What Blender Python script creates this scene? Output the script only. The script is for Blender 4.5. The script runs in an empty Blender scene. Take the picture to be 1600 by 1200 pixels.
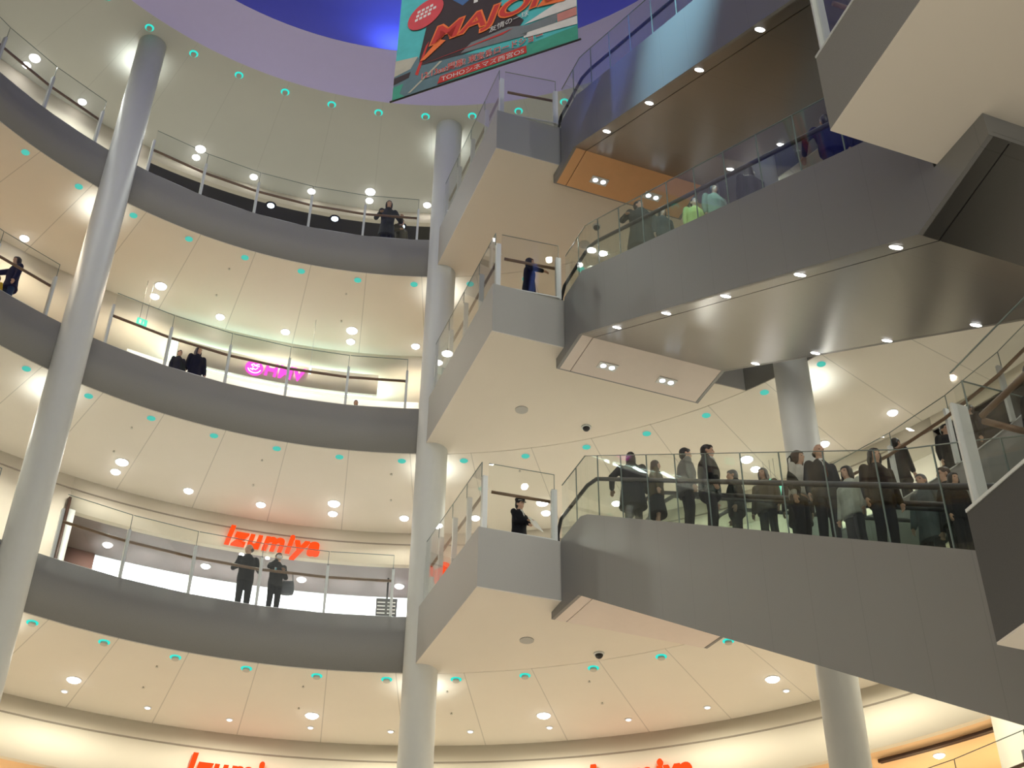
import bpy, bmesh, math, random
from mathutils import Vector, Matrix
random.seed(7)
SC = bpy.context.scene
COL = SC.collection
PI = math.pi
CX, CY, R = -1.944, 13.04, 10.357           # atrium axis and gallery edge radius
H1, H2, H3, H4 = 5.8, 11.945, 16.945, 21.945  # floor levels above the viewer
TT = 1.189                                   # slab edge height
HC = 25.72                                    # main ceiling
B2, B3, B4 = H2 - TT, H3 - TT, H4 - TT       # soffits
STEP = 7.15                                  # angular bay
AZ0 = 92.1
SCALE = 1.12
def rad(d): return d * PI / 180
def pol(r, az, z): return Vector((CX + r * math.cos(rad(az)), CY + r * math.sin(rad(az)), z))
ORD = ['first', 'second', 'third', 'fourth', 'fifth', 'sixth', 'seventh', 'eighth', 'ninth', 'tenth', 'eleventh', 'twelfth', 'thirteenth', 'fourteenth', 'fifteenth', 'sixteenth']

# ------------------------------------------------------------------ materials
def newmat(name):
    m = bpy.data.materials.new(name); m.use_nodes = True
    nt = m.node_tree; nt.nodes.clear()
    out = nt.nodes.new('ShaderNodeOutputMaterial')
    return m, nt, out
def pbr(name, col, rough=0.6, metal=0.0, var=0.06, scale=6.0, bump=0.0, bscale=40, spec=0.4):
    m, nt, out = newmat(name)
    b = nt.nodes.new('ShaderNodeBsdfPrincipled')
    b.inputs['Roughness'].default_value = rough
    b.inputs['Metallic'].default_value = metal
    b.inputs['Specular IOR Level'].default_value = spec
    tc = nt.nodes.new('ShaderNodeTexCoord')
    nz = nt.nodes.new('ShaderNodeTexNoise'); nz.inputs['Scale'].default_value = scale; nz.inputs['Detail'].default_value = 3
    nt.links.new(tc.outputs['Object'], nz.inputs['Vector'])
    mx = nt.nodes.new('ShaderNodeMix'); mx.data_type = 'RGBA'
    mx.inputs['A'].default_value = (*[c * (1 - var) for c in col], 1)
    mx.inputs['B'].default_value = (*[min(1, c * (1 + var)) for c in col], 1)
    nt.links.new(nz.outputs['Fac'], mx.inputs['Factor'])
    nt.links.new(mx.outputs['Result'], b.inputs['Base Color'])
    if bump:
        n2 = nt.nodes.new('ShaderNodeTexNoise'); n2.inputs['Scale'].default_value = bscale
        nt.links.new(tc.outputs['Object'], n2.inputs['Vector'])
        bp = nt.nodes.new('ShaderNodeBump'); bp.inputs['Strength'].default_value = bump; bp.inputs['Distance'].default_value = 0.02
        nt.links.new(n2.outputs['Fac'], bp.inputs['Height']); nt.links.new(bp.outputs['Normal'], b.inputs['Normal'])
    nt.links.new(b.outputs['BSDF'], out.inputs['Surface'])
    return m
def emit(name, col, strength):
    m, nt, out = newmat(name)
    e = nt.nodes.new('ShaderNodeEmission'); e.inputs['Color'].default_value = (*col, 1); e.inputs['Strength'].default_value = strength
    nt.links.new(e.outputs['Emission'], out.inputs['Surface'])
    return m
def glass(name, tint=(0.93, 0.97, 0.95), refl=1.0):
    m, nt, out = newmat(name)
    t = nt.nodes.new('ShaderNodeBsdfTransparent'); t.inputs['Color'].default_value = (*tint, 1)
    g = nt.nodes.new('ShaderNodeBsdfGlossy'); g.inputs['Roughness'].default_value = 0.02
    lw = nt.nodes.new('ShaderNodeLayerWeight'); lw.inputs['Blend'].default_value = 0.5
    pw = nt.nodes.new('ShaderNodeMath'); pw.operation = 'POWER'; pw.inputs[1].default_value = 4.0; nt.links.new(lw.outputs['Facing'], pw.inputs[0])
    mul = nt.nodes.new('ShaderNodeMath'); mul.operation = 'MULTIPLY_ADD'; mul.inputs[1].default_value = 0.8 * refl; mul.inputs[2].default_value = 0.018 * refl; mul.use_clamp = True
    nt.links.new(pw.outputs[0], mul.inputs[0])
    mx = nt.nodes.new('ShaderNodeMixShader')
    nt.links.new(mul.outputs[0], mx.inputs['Fac']); nt.links.new(t.outputs[0], mx.inputs[1]); nt.links.new(g.outputs[0], mx.inputs[2])
    nt.links.new(mx.outputs[0], out.inputs['Surface'])
    return m
def soffit_mat(name, col, seam=0.72):
    """painted plasterboard with radial panel seams every bay"""
    m, nt, out = newmat(name)
    b = nt.nodes.new('ShaderNodeBsdfPrincipled'); b.inputs['Roughness'].default_value = 0.75; b.inputs['Specular IOR Level'].default_value = 0.2
    g = nt.nodes.new('ShaderNodeTexCoord'); sp = nt.nodes.new('ShaderNodeSeparateXYZ')
    nt.links.new(g.outputs['Object'], sp.inputs[0])
    def M(op, a, bb=None):
        n = nt.nodes.new('ShaderNodeMath'); n.operation = op
        for i, v in enumerate((a, bb)):
            if v is None: continue
            if isinstance(v, (int, float)): n.inputs[i].default_value = v
            else: nt.links.new(v, n.inputs[i])
        return n.outputs[0]
    x = M('SUBTRACT', sp.outputs['X'], CX); y = M('SUBTRACT', sp.outputs['Y'], CY)
    ang = M('MULTIPLY', M('ARCTAN2', y, x), 180 / PI)
    t = M('DIVIDE', M('SUBTRACT', ang, AZ0 - 1.0), STEP)
    fr = M('FRACT', M('ADD', t, 100.0))
    d = M('ABSOLUTE', M('SUBTRACT', fr, 0.5))               # 0.5 on a seam
    line = M('GREATER_THAN', d, 0.4935)
    nz = nt.nodes.new('ShaderNodeTexNoise'); nz.inputs['Scale'].default_value = 1.3
    nt.links.new(g.outputs['Object'], nz.inputs['Vector'])
    mx = nt.nodes.new('ShaderNodeMix'); mx.data_type = 'RGBA'
    mx.inputs['A'].default_value = (*[c * 0.97 for c in col], 1); mx.inputs['B'].default_value = (*[c * 1.02 for c in col], 1)
    nt.links.new(nz.outputs['Fac'], mx.inputs['Factor'])
    m2 = nt.nodes.new('ShaderNodeMix'); m2.data_type = 'RGBA'
    m2.inputs['B'].default_value = (*[c * seam for c in col], 1)
    nt.links.new(line, m2.inputs['Factor']); nt.links.new(mx.outputs['Result'], m2.inputs['A'])
    nt.links.new(m2.outputs['Result'], b.inputs['Base Color'])
    nt.links.new(b.outputs[0], out.inputs['Surface'])
    return m
def panel_metal(name, col, rough, metal, pitch=0.9, seam=0.6):
    """satin metal sheet with faint vertical panel joints along the object's own X axis"""
    m, nt, out = newmat(name)
    b = nt.nodes.new('ShaderNodeBsdfPrincipled'); b.inputs['Roughness'].default_value = rough; b.inputs['Metallic'].default_value = metal
    g = nt.nodes.new('ShaderNodeTexCoord'); sp = nt.nodes.new('ShaderNodeSeparateXYZ'); nt.links.new(g.outputs['Object'], sp.inputs[0])
    d = nt.nodes.new('ShaderNodeMath'); d.operation = 'DIVIDE'; d.inputs[1].default_value = pitch; nt.links.new(sp.outputs['X'], d.inputs[0])
    fr = nt.nodes.new('ShaderNodeMath'); fr.operation = 'FRACT'; nt.links.new(d.outputs[0], fr.inputs[0])
    gt = nt.nodes.new('ShaderNodeMath'); gt.operation = 'GREATER_THAN'; gt.inputs[1].default_value = 0.99; nt.links.new(fr.outputs[0], gt.inputs[0])
    nz = nt.nodes.new('ShaderNodeTexNoise'); nz.inputs['Scale'].default_value = 160; nt.links.new(g.outputs['Object'], nz.inputs['Vector'])
    mx = nt.nodes.new('ShaderNodeMix'); mx.data_type = 'RGBA'
    mx.inputs['A'].default_value = (*[c * 0.9 for c in col], 1); mx.inputs['B'].default_value = (*[min(1, c * 1.1) for c in col], 1)
    nt.links.new(nz.outputs['Fac'], mx.inputs['Factor'])
    m2 = nt.nodes.new('ShaderNodeMix'); m2.data_type = 'RGBA'; m2.inputs['B'].default_value = (*[c * seam for c in col], 1)
    nt.links.new(gt.outputs[0], m2.inputs['Factor']); nt.links.new(mx.outputs['Result'], m2.inputs['A'])
    nt.links.new(m2.outputs['Result'], b.inputs['Base Color']); nt.links.new(b.outputs[0], out.inputs['Surface'])
    return m

M = {}
M['cream'] = soffit_mat('cream_plasterboard', (0.80, 0.745, 0.655))
M['ceiling'] = soffit_mat('ceiling_plasterboard', (0.66, 0.66, 0.60), 0.9)
M['cream_plain'] = pbr('cream_paint', (0.80, 0.735, 0.64), 0.75, var=0.02, scale=1.2, spec=0.2)
M['wall'] = pbr('wall_paint', (0.79, 0.72, 0.60), 0.7, var=0.03, scale=1.5, spec=0.2)
M['wall_line'] = pbr('wall_joint', (0.36, 0.31, 0.25), 0.8)
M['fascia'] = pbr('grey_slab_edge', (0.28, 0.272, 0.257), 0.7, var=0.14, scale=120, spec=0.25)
M['fascia_dark'] = pbr('dark_grey_landing_edge', (0.10, 0.098, 0.095), 0.7, var=0.14, scale=120, spec=0.25)  # grey slab edge darkened to paint in the shade low down
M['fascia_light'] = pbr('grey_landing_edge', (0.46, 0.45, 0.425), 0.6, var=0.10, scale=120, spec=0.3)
M['floor'] = pbr('pale_stone_floor', (0.72, 0.68, 0.62), 0.35, var=0.05, scale=3)
M['column'] = pbr('white_column_paint', (0.70, 0.71, 0.68), 0.55, var=0.03, scale=3)
M['lilac'] = pbr('lavender_cove_paint', (0.64, 0.59, 0.95), 0.7, var=0.02)  # lavender stands in for blue light falling on the cove
M['dome'] = pbr('dome_paint', (0.14, 0.15, 0.62), 0.6, var=0.03)
M['clad'] = panel_metal('satin_escalator_cladding', (0.25, 0.25, 0.25), 0.5, 0.4, 0.9, 0.85)
M['steel'] = panel_metal('brushed_steel_underside', (0.205, 0.20, 0.195), 0.28, 0.85, pitch=1.8, seam=0.9)
M['endcopper'] = pbr('orange_brown_end_panel', (0.74, 0.42, 0.20), 0.4, 0.1, var=0.05)  # steel's warm reflection of the peach soffit put into the colour
M['endpanel'] = pbr('painted_end_panel', (0.76, 0.67, 0.61), 0.5, 0.0, var=0.03)  # pale tone paints in the bright soffit reflected by flat steel
M['black'] = pbr('black_rubber', (0.02, 0.02, 0.022), 0.45)
M['groove'] = pbr('dark_joint', (0.05, 0.045, 0.04), 0.8)
M['white_metal'] = pbr('white_metal_post', (0.72, 0.74, 0.72), 0.4, 0.1, var=0.02)
M['bronze'] = pbr('brown_wood_handrail', (0.20, 0.125, 0.075), 0.4, 0.1, var=0.2, scale=12)
M['glass'] = glass('clear_guard_glass', (0.975, 0.985, 0.98))
M['glass_in'] = glass('escalator_balustrade_glass', (0.94, 0.97, 0.95), 0.6)
M['glass_green'] = glass('greenish_guard_glass', (0.965, 0.985, 0.97), 0.6)
M['glass_edge'] = pbr('glass_edge', (0.20, 0.25, 0.24), 0.2)
M['lamp'] = emit('lamp_white', (1.0, 0.97, 0.95), 14)
M['lamp_dim'] = emit('lamp_dim', (1.0, 0.99, 1.0), 1.6)
M['lamp_blue'] = emit('lamp_cool', (0.75, 0.88, 1.0), 5)
M['teal'] = emit('teal_light', (0.04, 0.82, 0.68), 1.0)
M['teal_dim'] = emit('dim_teal_light', (0.10, 0.62, 0.50), 0.9)
M['trim'] = pbr('lamp_trim', (0.75, 0.75, 0.73), 0.4)
M['baffle'] = pbr('lamp_baffle', (0.55, 0.53, 0.47), 0.6)
M['dark'] = pbr('dark_grey_ceiling', (0.05, 0.048, 0.045), 0.7, var=0.2, scale=2)
M['mauve'] = pbr('mauve_shop_ceiling', (0.22, 0.175, 0.165), 0.4, var=0.08, scale=8)
M['shopwhite'] = pbr('white_shop_wall', (0.9, 0.92, 0.92), 0.6, var=0.01)
M['peach'] = pbr('peach_shop_wall', (0.85, 0.58, 0.33), 0.6, var=0.05, scale=2)
M['brown'] = pbr('dark_brown_joinery', (0.07, 0.035, 0.025), 0.4, var=0.3, scale=8)
M['orange'] = emit('orange_letter_light', (1.0, 0.075, 0.012), 1.25)
M['pink'] = emit('pink_letter_light', (1.0, 0.09, 0.62), 1.5)
M['cyanlight'] = emit('cool_strip_light', (0.78, 1.0, 0.95), 4)
M['exitgreen'] = emit('green_exit_light', (0.15, 0.9, 0.62), 1.2)
M['whitesign'] = emit('white_sign_light', (0.9, 0.97, 1.0), 1.3)

# ------------------------------------------------------------------ mesh builder
class MB:
    def __init__(s): s.v = []; s.f = []; s.m = []; s.sm = []
    def add(s, vs, fs, mi=0, smooth=False):
        o = len(s.v); s.v += [Vector(v) for v in vs]
        for f in fs:
            s.f.append([o + i for i in f]); s.m.append(mi); s.sm.append(smooth)
        return s
    def obox(s, o, ax, ay, az, mi=0):
        o, ax, ay, az = Vector(o), Vector(ax), Vector(ay), Vector(az)
        vs = [o, o + ax, o + ax + ay, o + ay, o + az, o + ax + az, o + ax + ay + az, o + ay + az]
        return s.add(vs, [(0, 3, 2, 1), (4, 5, 6, 7), (0, 1, 5, 4), (1, 2, 6, 5), (2, 3, 7, 6), (3, 0, 4, 7)], mi)
    def box(s, c, size, mi=0):
        x, y, z = size
        return s.obox((c[0] - x / 2, c[1] - y / 2, c[2] - z / 2), (x, 0, 0), (0, y, 0), (0, 0, z), mi)
    def prism(s, poly, vec, mi=0, mi_side=None, mi_far=None):
        n = len(poly); vec = Vector(vec); P = [Vector(p) for p in poly]
        s.add(P + [p + vec for p in P], [list(range(n - 1, -1, -1))], mi)
        o = len(s.v) - 2 * n
        s.f.append([o + n + i for i in range(n)]); s.m.append(mi if mi_far is None else mi_far); s.sm.append(False)
        for i in range(n):
            j = (i + 1) % n
            s.f.append([o + i, o + j, o + n + j, o + n + i]); s.m.append(mi if mi_side is None else mi_side); s.sm.append(False)
        return s
    def sector(s, r0, r1, z0, z1, a0, a1, n=None, mi=(0, 0, 0, 0)):
        """ring sector; materials (inner, outer, bottom, top)"""
        n = n or max(2, int(abs(a1 - a0) / 1.8)); o = len(s.v)
        for i in range(n + 1):
            a = a0 + (a1 - a0) * i / n
            s.v += [pol(r0, a, z0), pol(r1, a, z0), pol(r1, a, z1), pol(r0, a, z1)]
        for i in range(n):
            b = o + 4 * i; c = b + 4
            for f, k, sm in (([b, c, c + 1, b + 1], 2, False), ([b + 1, c + 1, c + 2, b + 2], 1, True), ([b + 2, c + 2, c + 3, b + 3], 3, False), ([b + 3, c + 3, c, b], 0, True)):
                s.f.append(f); s.m.append(mi[k]); s.sm.append(sm)
        e = o + 4 * n
        s.f += [[o, o + 1, o + 2, o + 3], [e + 3, e + 2, e + 1, e]]; s.m += [mi[1], mi[1]]; s.sm += [False, False]
        return s
    def tube(s, path, r, n=8, mi=0, cap=True):
        P = [Vector(p) for p in path]; o = len(s.v); rs = r if isinstance(r, (list, tuple)) else [r] * len(P)
        up = Vector((0, 0, 1))
        for i, p in enumerate(P):
            t = (P[min(i + 1, len(P) - 1)] - P[max(i - 1, 0)]).normalized()
            ref = up if abs(t.z) < 0.95 else Vector((1, 0, 0))
            a = t.cross(ref).normalized(); b = a.cross(t).normalized()
            for k in range(n):
                q = 2 * PI * k / n
                s.v.append(p + (a * math.cos(q) + b * math.sin(q)) * rs[i])
        for i in range(len(P) - 1):
            for k in range(n):
                s.f.append([o + i * n + k, o + i * n + (k + 1) % n, o + (i + 1) * n + (k + 1) % n, o + (i + 1) * n + k]); s.m.append(mi); s.sm.append(True)
        if cap:
            s.f.append([o + k for k in range(n)][::-1]); s.f.append([o + (len(P) - 1) * n + k for k in range(n)])
            s.m += [mi, mi]; s.sm += [False, False]
        return s
    def cyl(s, c, r, h, n=24, mi=0, axis=(0, 0, 1)):
        c = Vector(c); ax = Vector(axis).normalized()
        return s.tube([c, c + ax * h], r, n, mi)
    def ell(s, c, r, nu=12, nv=8, mi=0, rot=None):
        c = Vector(c); o = len(s.v)
        for j in range(1, nv):
            t = PI * j / nv
            for i in range(nu):
                p = 2 * PI * i / nu
                q = Vector((r[0] * math.sin(t) * math.cos(p), r[1] * math.sin(t) * math.sin(p), r[2] * math.cos(t)))
                if rot: q = rot @ q
                s.v.append(c + q)
        a = Vector((0, 0, r[2])); 
        if rot: a = rot @ a
        s.v += [c + a, c - a]; T = o + nu * (nv - 1); Bq = T + 1
        for j in range(nv - 2):
            for i in range(nu):
                s.f.append([o + j * nu + i, o + (j + 1) * nu + i, o + (j + 1) * nu + (i + 1) % nu, o + j * nu + (i + 1) % nu]); s.m.append(mi); s.sm.append(True)
        for i in range(nu):
            s.f.append([T, o + i, o + (i + 1) % nu]); s.m.append(mi); s.sm.append(True)
            q = o + (nv - 2) * nu
            s.f.append([Bq, q + (i + 1) % nu, q + i]); s.m.append(mi); s.sm.append(True)
        return s
    def mesh(s, name, mats):
        me = bpy.data.meshes.new(name); me.from_pydata([tuple(v) for v in s.v], [], s.f)
        for m in (mats if isinstance(mats, (list, tuple)) else [mats]): me.materials.append(M[m] if isinstance(m, str) else m)
        for p, mi, sm in zip(me.polygons, s.m, s.sm): p.material_index = mi; p.use_smooth = sm
        bm = bmesh.new(); bm.from_mesh(me); bmesh.ops.recalc_face_normals(bm, faces=bm.faces); bm.to_mesh(me); bm.free()
        me.update(); return me
    def build(s, name, mats, parent=None, frame=None, local=False):
        """vertices are in world space unless LOCAL; FRAME gives the object its own axes"""
        o = bpy.data.objects.new(name, s.mesh(name, mats)); COL.objects.link(o)
        if frame is not None: o.data.transform(frame.inverted())
        fm = frame if frame is not None else Matrix.Identity(4)
        if parent is not None:
            o.parent = parent; o.matrix_parent_inverse = Matrix.Identity(4)
            o.matrix_basis = fm if local else world(parent).inverted() @ fm
        else: o.matrix_basis = fm
        return o
def world(o):
    m = o.matrix_basis.copy()
    while o.parent is not None:
        o = o.parent; m = o.matrix_basis @ m
    return m
def tag(o, label=None, cat=None, group=None, kind=None):
    if label: o['label'] = label
    if cat: o['category'] = cat
    if group: o['group'] = group
    if kind: o['kind'] = kind
    return o
def empty(name, loc, label, cat, group=None):
    o = bpy.data.objects.new(name, None); COL.objects.link(o); o.location = loc; o.empty_display_size = 0.2
    return tag(o, label, cat, group)
def struct(o): o['kind'] = 'structure'; return o
def copy_tree(o, parent=None, mat=None):
    c = o.copy(); COL.objects.link(c)
    if parent is not None:
        c.parent = parent; c.matrix_parent_inverse = Matrix.Identity(4)
    if mat is not None: c.matrix_basis = mat
    for ch in list(o.children): copy_tree(ch, c)
    return c
LIGHTS = []
def area(name, loc, size, power, col=(1, 1, 1), aim=(0, 0, -1), shape='DISK', sy=None, spread=None, vis=True):
    l = bpy.data.lights.new(name, 'AREA'); l.shape = shape; l.size = size
    if sy: l.size_y = sy
    l.energy = power * SCALE ** 2; l.color = col
    if spread: l.spread = rad(spread)
    o = bpy.data.objects.new(name, l); COL.objects.link(o)
    o.location = loc; o.rotation_euler = Vector(aim).to_track_quat('-Z', 'Y').to_euler()
    return o
def point(name, loc, r, power, col=(1, 1, 1)):
    l = bpy.data.lights.new(name, 'POINT'); l.shadow_soft_size = r; l.energy = power * SCALE ** 2; l.color = col
    o = bpy.data.objects.new(name, l); COL.objects.link(o); o.location = loc; return o
def spot(name, loc, aim, power, angle, blend=1.0, r=0.05, col=(1, 1, 1)):
    l = bpy.data.lights.new(name, 'SPOT'); l.shadow_soft_size = r; l.energy = power * SCALE ** 2; l.color = col; l.spot_size = rad(angle); l.spot_blend = blend
    o = bpy.data.objects.new(name, l); COL.objects.link(o); o.location = loc
    o.rotation_euler = Vector(aim).to_track_quat('-Z', 'Y').to_euler(); return o

# ------------------------------------------------------------------ galleries (setting)
AL, AR = 262, -42                            # built span of the rings
RB = {1: 13.9, 2: 13.65, 3: 13.38, 4: 13.33}  # where each soffit meets the shop wall
for h, nm in ((H2, 'floor_lower_gallery'), (H3, 'floor_middle_gallery'), (H4, 'floor_top_gallery')):
    struct(MB().sector(R, 20.5, h - TT + 0.02, h, AR, AL, mi=(0, 0, 0, 1)).build(nm, ['fascia', 'floor']))
struct(MB().sector(R, 20.5, H1 - 0.1, H1 + 0.27, AR, AL, mi=(0, 0, 0, 1)).build('floor_ground_gallery', ['fascia', 'floor']))
mb = MB(); mb.cyl((CX, CY, -1.9), 21.0, 0.4, 96); struct(mb.build('floor_atrium', ['floor']))
struct(MB().sector(20.5, 20.7, -1.5, HC, AR, AL).build('wall_outer', ['wall']))
for b, rb, nm in ((B2, RB[1], 'ceiling_under_lower_gallery'), (B3, RB[2], 'ceiling_under_middle_gallery'), (B4, RB[3], 'ceiling_under_top_gallery')):
    struct(MB().sector(R + 0.004, rb, b, b + 0.02, AR, AL, mi=(0, 0, 0, 0)).build(nm, ['cream']))
struct(MB().sector(9.47, 14.2, HC, HC + 0.3, AR, AL, mi=(0, 0, 0, 0)).build('ceiling_main', ['ceiling']))
# sloped cove and dome above the opening
mb = MB(); n = 110; a0, a1 = AR, AL
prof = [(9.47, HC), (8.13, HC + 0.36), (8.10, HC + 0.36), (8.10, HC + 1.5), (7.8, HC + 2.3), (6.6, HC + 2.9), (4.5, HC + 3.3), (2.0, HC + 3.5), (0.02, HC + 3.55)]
def revolve(mb, prof, a0, a1, n, mi=0):
    o = len(mb.v); k = len(prof)
    for i in range(n + 1):
        a = a0 + (a1 - a0) * i / n
        mb.v += [pol(r, a, z) for r, z in prof]
    for i in range(n):
        for j in range(k - 1):
            mb.f.append([o + i * k + j, o + (i + 1) * k + j, o + (i + 1) * k + j + 1, o + i * k + j + 1]); mb.m.append(mi); mb.sm.append(True)
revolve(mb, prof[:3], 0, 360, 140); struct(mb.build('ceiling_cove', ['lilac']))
mb = MB(); revolve(mb, prof[2:], 0, 360, 140); struct(mb.build('ceiling_dome', ['dome']))

# shop walls behind each gallery
def shop_wall(name, rb, z0, z1, a0, a1, line=None, mat='wall'):
    mb = MB().sector(rb, rb + 0.15, z0, z1, a0, a1, mi=(0, 0, 0, 0))
    if line: mb.sector(rb - 0.006, rb + 0.01, line - 0.018, line + 0.018, a0, a1, mi=(1, 1, 1, 1))
    return struct(mb.build(name, [mat, 'wall_line']))
# level 1 (bottom of the picture)
shop_wall('wall_ground_shops', RB[1], 9.54, B2, 41.2, AL, 10.39)
MBx = MB().sector(RB[1] - 0.05, 20.4, H1, B2, 38.2, 41.2, mi=(0, 0, 0, 0)); struct(MBx.build('wall_ground_pier', ['wall']))
shop_wall('wall_ground_right', RB[1], 9.9, B2, AR, 38.2, None)
struct(MB().sector(RB[1] + 0.15, 20, 9.54, 9.6, AR, AL).build('ceiling_ground_shops', ['peach']))
struct(MB().sector(18, 18.2, H1, 9.54, AR, AL).build('wall_ground_shop_back', ['peach']))
# level 2
shop_wall('wall_lower_shops', RB[2], 14.93, B3, 40.3, 123.6, 15.45)
shop_wall('wall_lower_left', RB[2], H2, B3, 123.6, AL, 15.45)
shop_wall('wall_lower_end', RB[2], H2, 14.93, 40.3, 88.0, None)
struct(MB().sector(RB[2] + 0.15, 16.4, 14.93, 14.97, 88, 123.6).build('ceiling_lower_shops', ['mauve']))
struct(MB().sector(15.24, 15.4, H2, 14.93, 88, 119.2).build('wall_lower_shop_back', ['shopwhite']))
struct(MB().sector(RB[2], 15.8, H2, 14.93, 87.5, 88.0).build('wall_lower_shop_side', ['mauve']))
struct(MB().sector(RB[2], 16.4, H2, 14.93, 123.6, 124.0).build('wall_lower_shop_far', ['brown']))
struct(MB().sector(15.2, 15.3, H2, 14.93, 119.2, 123.6).build('wall_lower_shop_corner', ['brown']))
struct(MB().sector(RB[2], RB[2] + 0.15, 15.4, B3, AR, 40.3).build('wall_lower_right', ['wall']))
struct(MB().sector(15.5, 15.7, H2, 15.6, AR, 40.3).build('wall_lower_right_back', ['brown']))
struct(MB().sector(RB[2], 15.6, 15.4, 15.44, AR, 40.3).build('ceiling_lower_right', ['dark']))
# level 3
shop_wall('wall_middle_shops', RB[3], 19.0, B4, AR, AL, None)
shop_wall('wall_middle_base', RB[3] + 0.1, H3, 19.0, AR, AL, None, 'peach')
# level 4
shop_wall('wall_top_shops', RB[4], 25.36, HC, 90.2, 124.2, None)
shop_wall('wall_top_left', RB[4], H4, HC, 124.2, AL, None)
shop_wall('wall_top_right', RB[4], H4, HC, AR, 90.2, None)
struct(MB().sector(RB[4] + 0.15, 17.5, 25.36, 25.40, 90.2, 124.2).build('ceiling_top_shops', ['dark']))
struct(MB().sector(17.3, 17.5, H4, 25.36, 90.2, 124.2).build('wall_top_shop_back', ['dark']))

# columns
COLS = [(88.5, 'middle round white column passing all the galleries'), (131.5, 'left round white column leaning across the galleries in view'), (44.5, 'right round white column behind the escalators')]
for az, lab in COLS:
    p = pol(10.25, az, 0.0)
    o = MB().cyl((p.x, p.y, 2.0), 0.33, HC - 2.0, 40).build('column', ['column'])
    tag(o, lab, 'column', None, 'structure')
    for zc, pw in ((B2, 30), (B3, 30), (B4, 30), (HC, 34)):
        q = pol(10.25 + 0.33 + 0.32, az, zc - 0.62)
        spot('column_uplight', q, (0, 0, 1), pw, 125, 1.0, 0.06, (0.93, 1.0, 0.97))

# ------------------------------------------------------------------ landings
def dirv(a): return Vector((math.cos(rad(a)), math.sin(rad(a)), 0))
def arc_hit(p, d, r=R - 0.01):
    # first hit of ray p + t d with the ring circle, going outwards
    px, py = p.x - CX, p.y - CY; b = px * d.x + py * d.y; c = px * px + py * py - r * r
    t = -b + math.sqrt(b * b - c); return p + d * t
def az_of(p): return math.degrees(math.atan2(p.y - CY, p.x - CX))
LAND = {}
def landing(name, corner, a_front, a_left, h, slot):
    K = Vector((*corner, 0)); df = dirv(a_front); dl = dirv(a_left)
    Fp = arc_hit(K, df); Lp = arc_hit(K, dl)
    fa, la = az_of(Fp), az_of(Lp)
    poly = [K, Fp] + [pol(R - 0.01, fa + (la - fa) * i / 14, 0) for i in range(1, 14)] + [Lp]
    LAND[slot] = (K, df, dl, Fp, Lp)
    up = Vector((0, 0, TT - 0.021))
    base = [Vector((p.x, p.y, h - TT + 0.02)) for p in poly]
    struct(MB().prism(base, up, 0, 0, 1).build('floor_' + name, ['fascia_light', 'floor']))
    struct(MB().prism([Vector((p.x, p.y, h - TT)) for p in poly], (0, 0, 0.02), 0).build('ceiling_' + name, ['cream_plain']))
landing('lower_landing', (-0.556, 19.96), 18.6, 111.6, H2, 2)
landing('middle_landing', (-0.384, 19.26), 19.6, 110.6, H3, 3)
landing('top_landing', (-0.378, 19.31), 19.6, 110.6, H4, 4)
def near_landing(name, corner, h, slot):
    K = Vector((*corner, 0)); w = dirv(20.5); u = dirv(20.5 - 90)
    u2 = dirv(-72.0)
    LAND[slot] = (K, w, u2, None, None)
    poly = [K, K + w * 9, K + w * 9 + u2 * 7.5, K + u2 * 7.5]
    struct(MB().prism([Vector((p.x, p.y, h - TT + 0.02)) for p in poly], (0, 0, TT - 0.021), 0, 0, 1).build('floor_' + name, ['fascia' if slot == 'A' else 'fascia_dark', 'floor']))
    struct(MB().prism([Vector((p.x, p.y, h - TT)) for p in poly], (0, 0, 0.02), 0).build('ceiling_' + name, ['cream_plain']))
near_landing('near_upper_landing', (3.38, 9.71), H2, 'A')
near_landing('near_lower_landing', (3.77, 9.40), H1, 'B')

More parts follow.
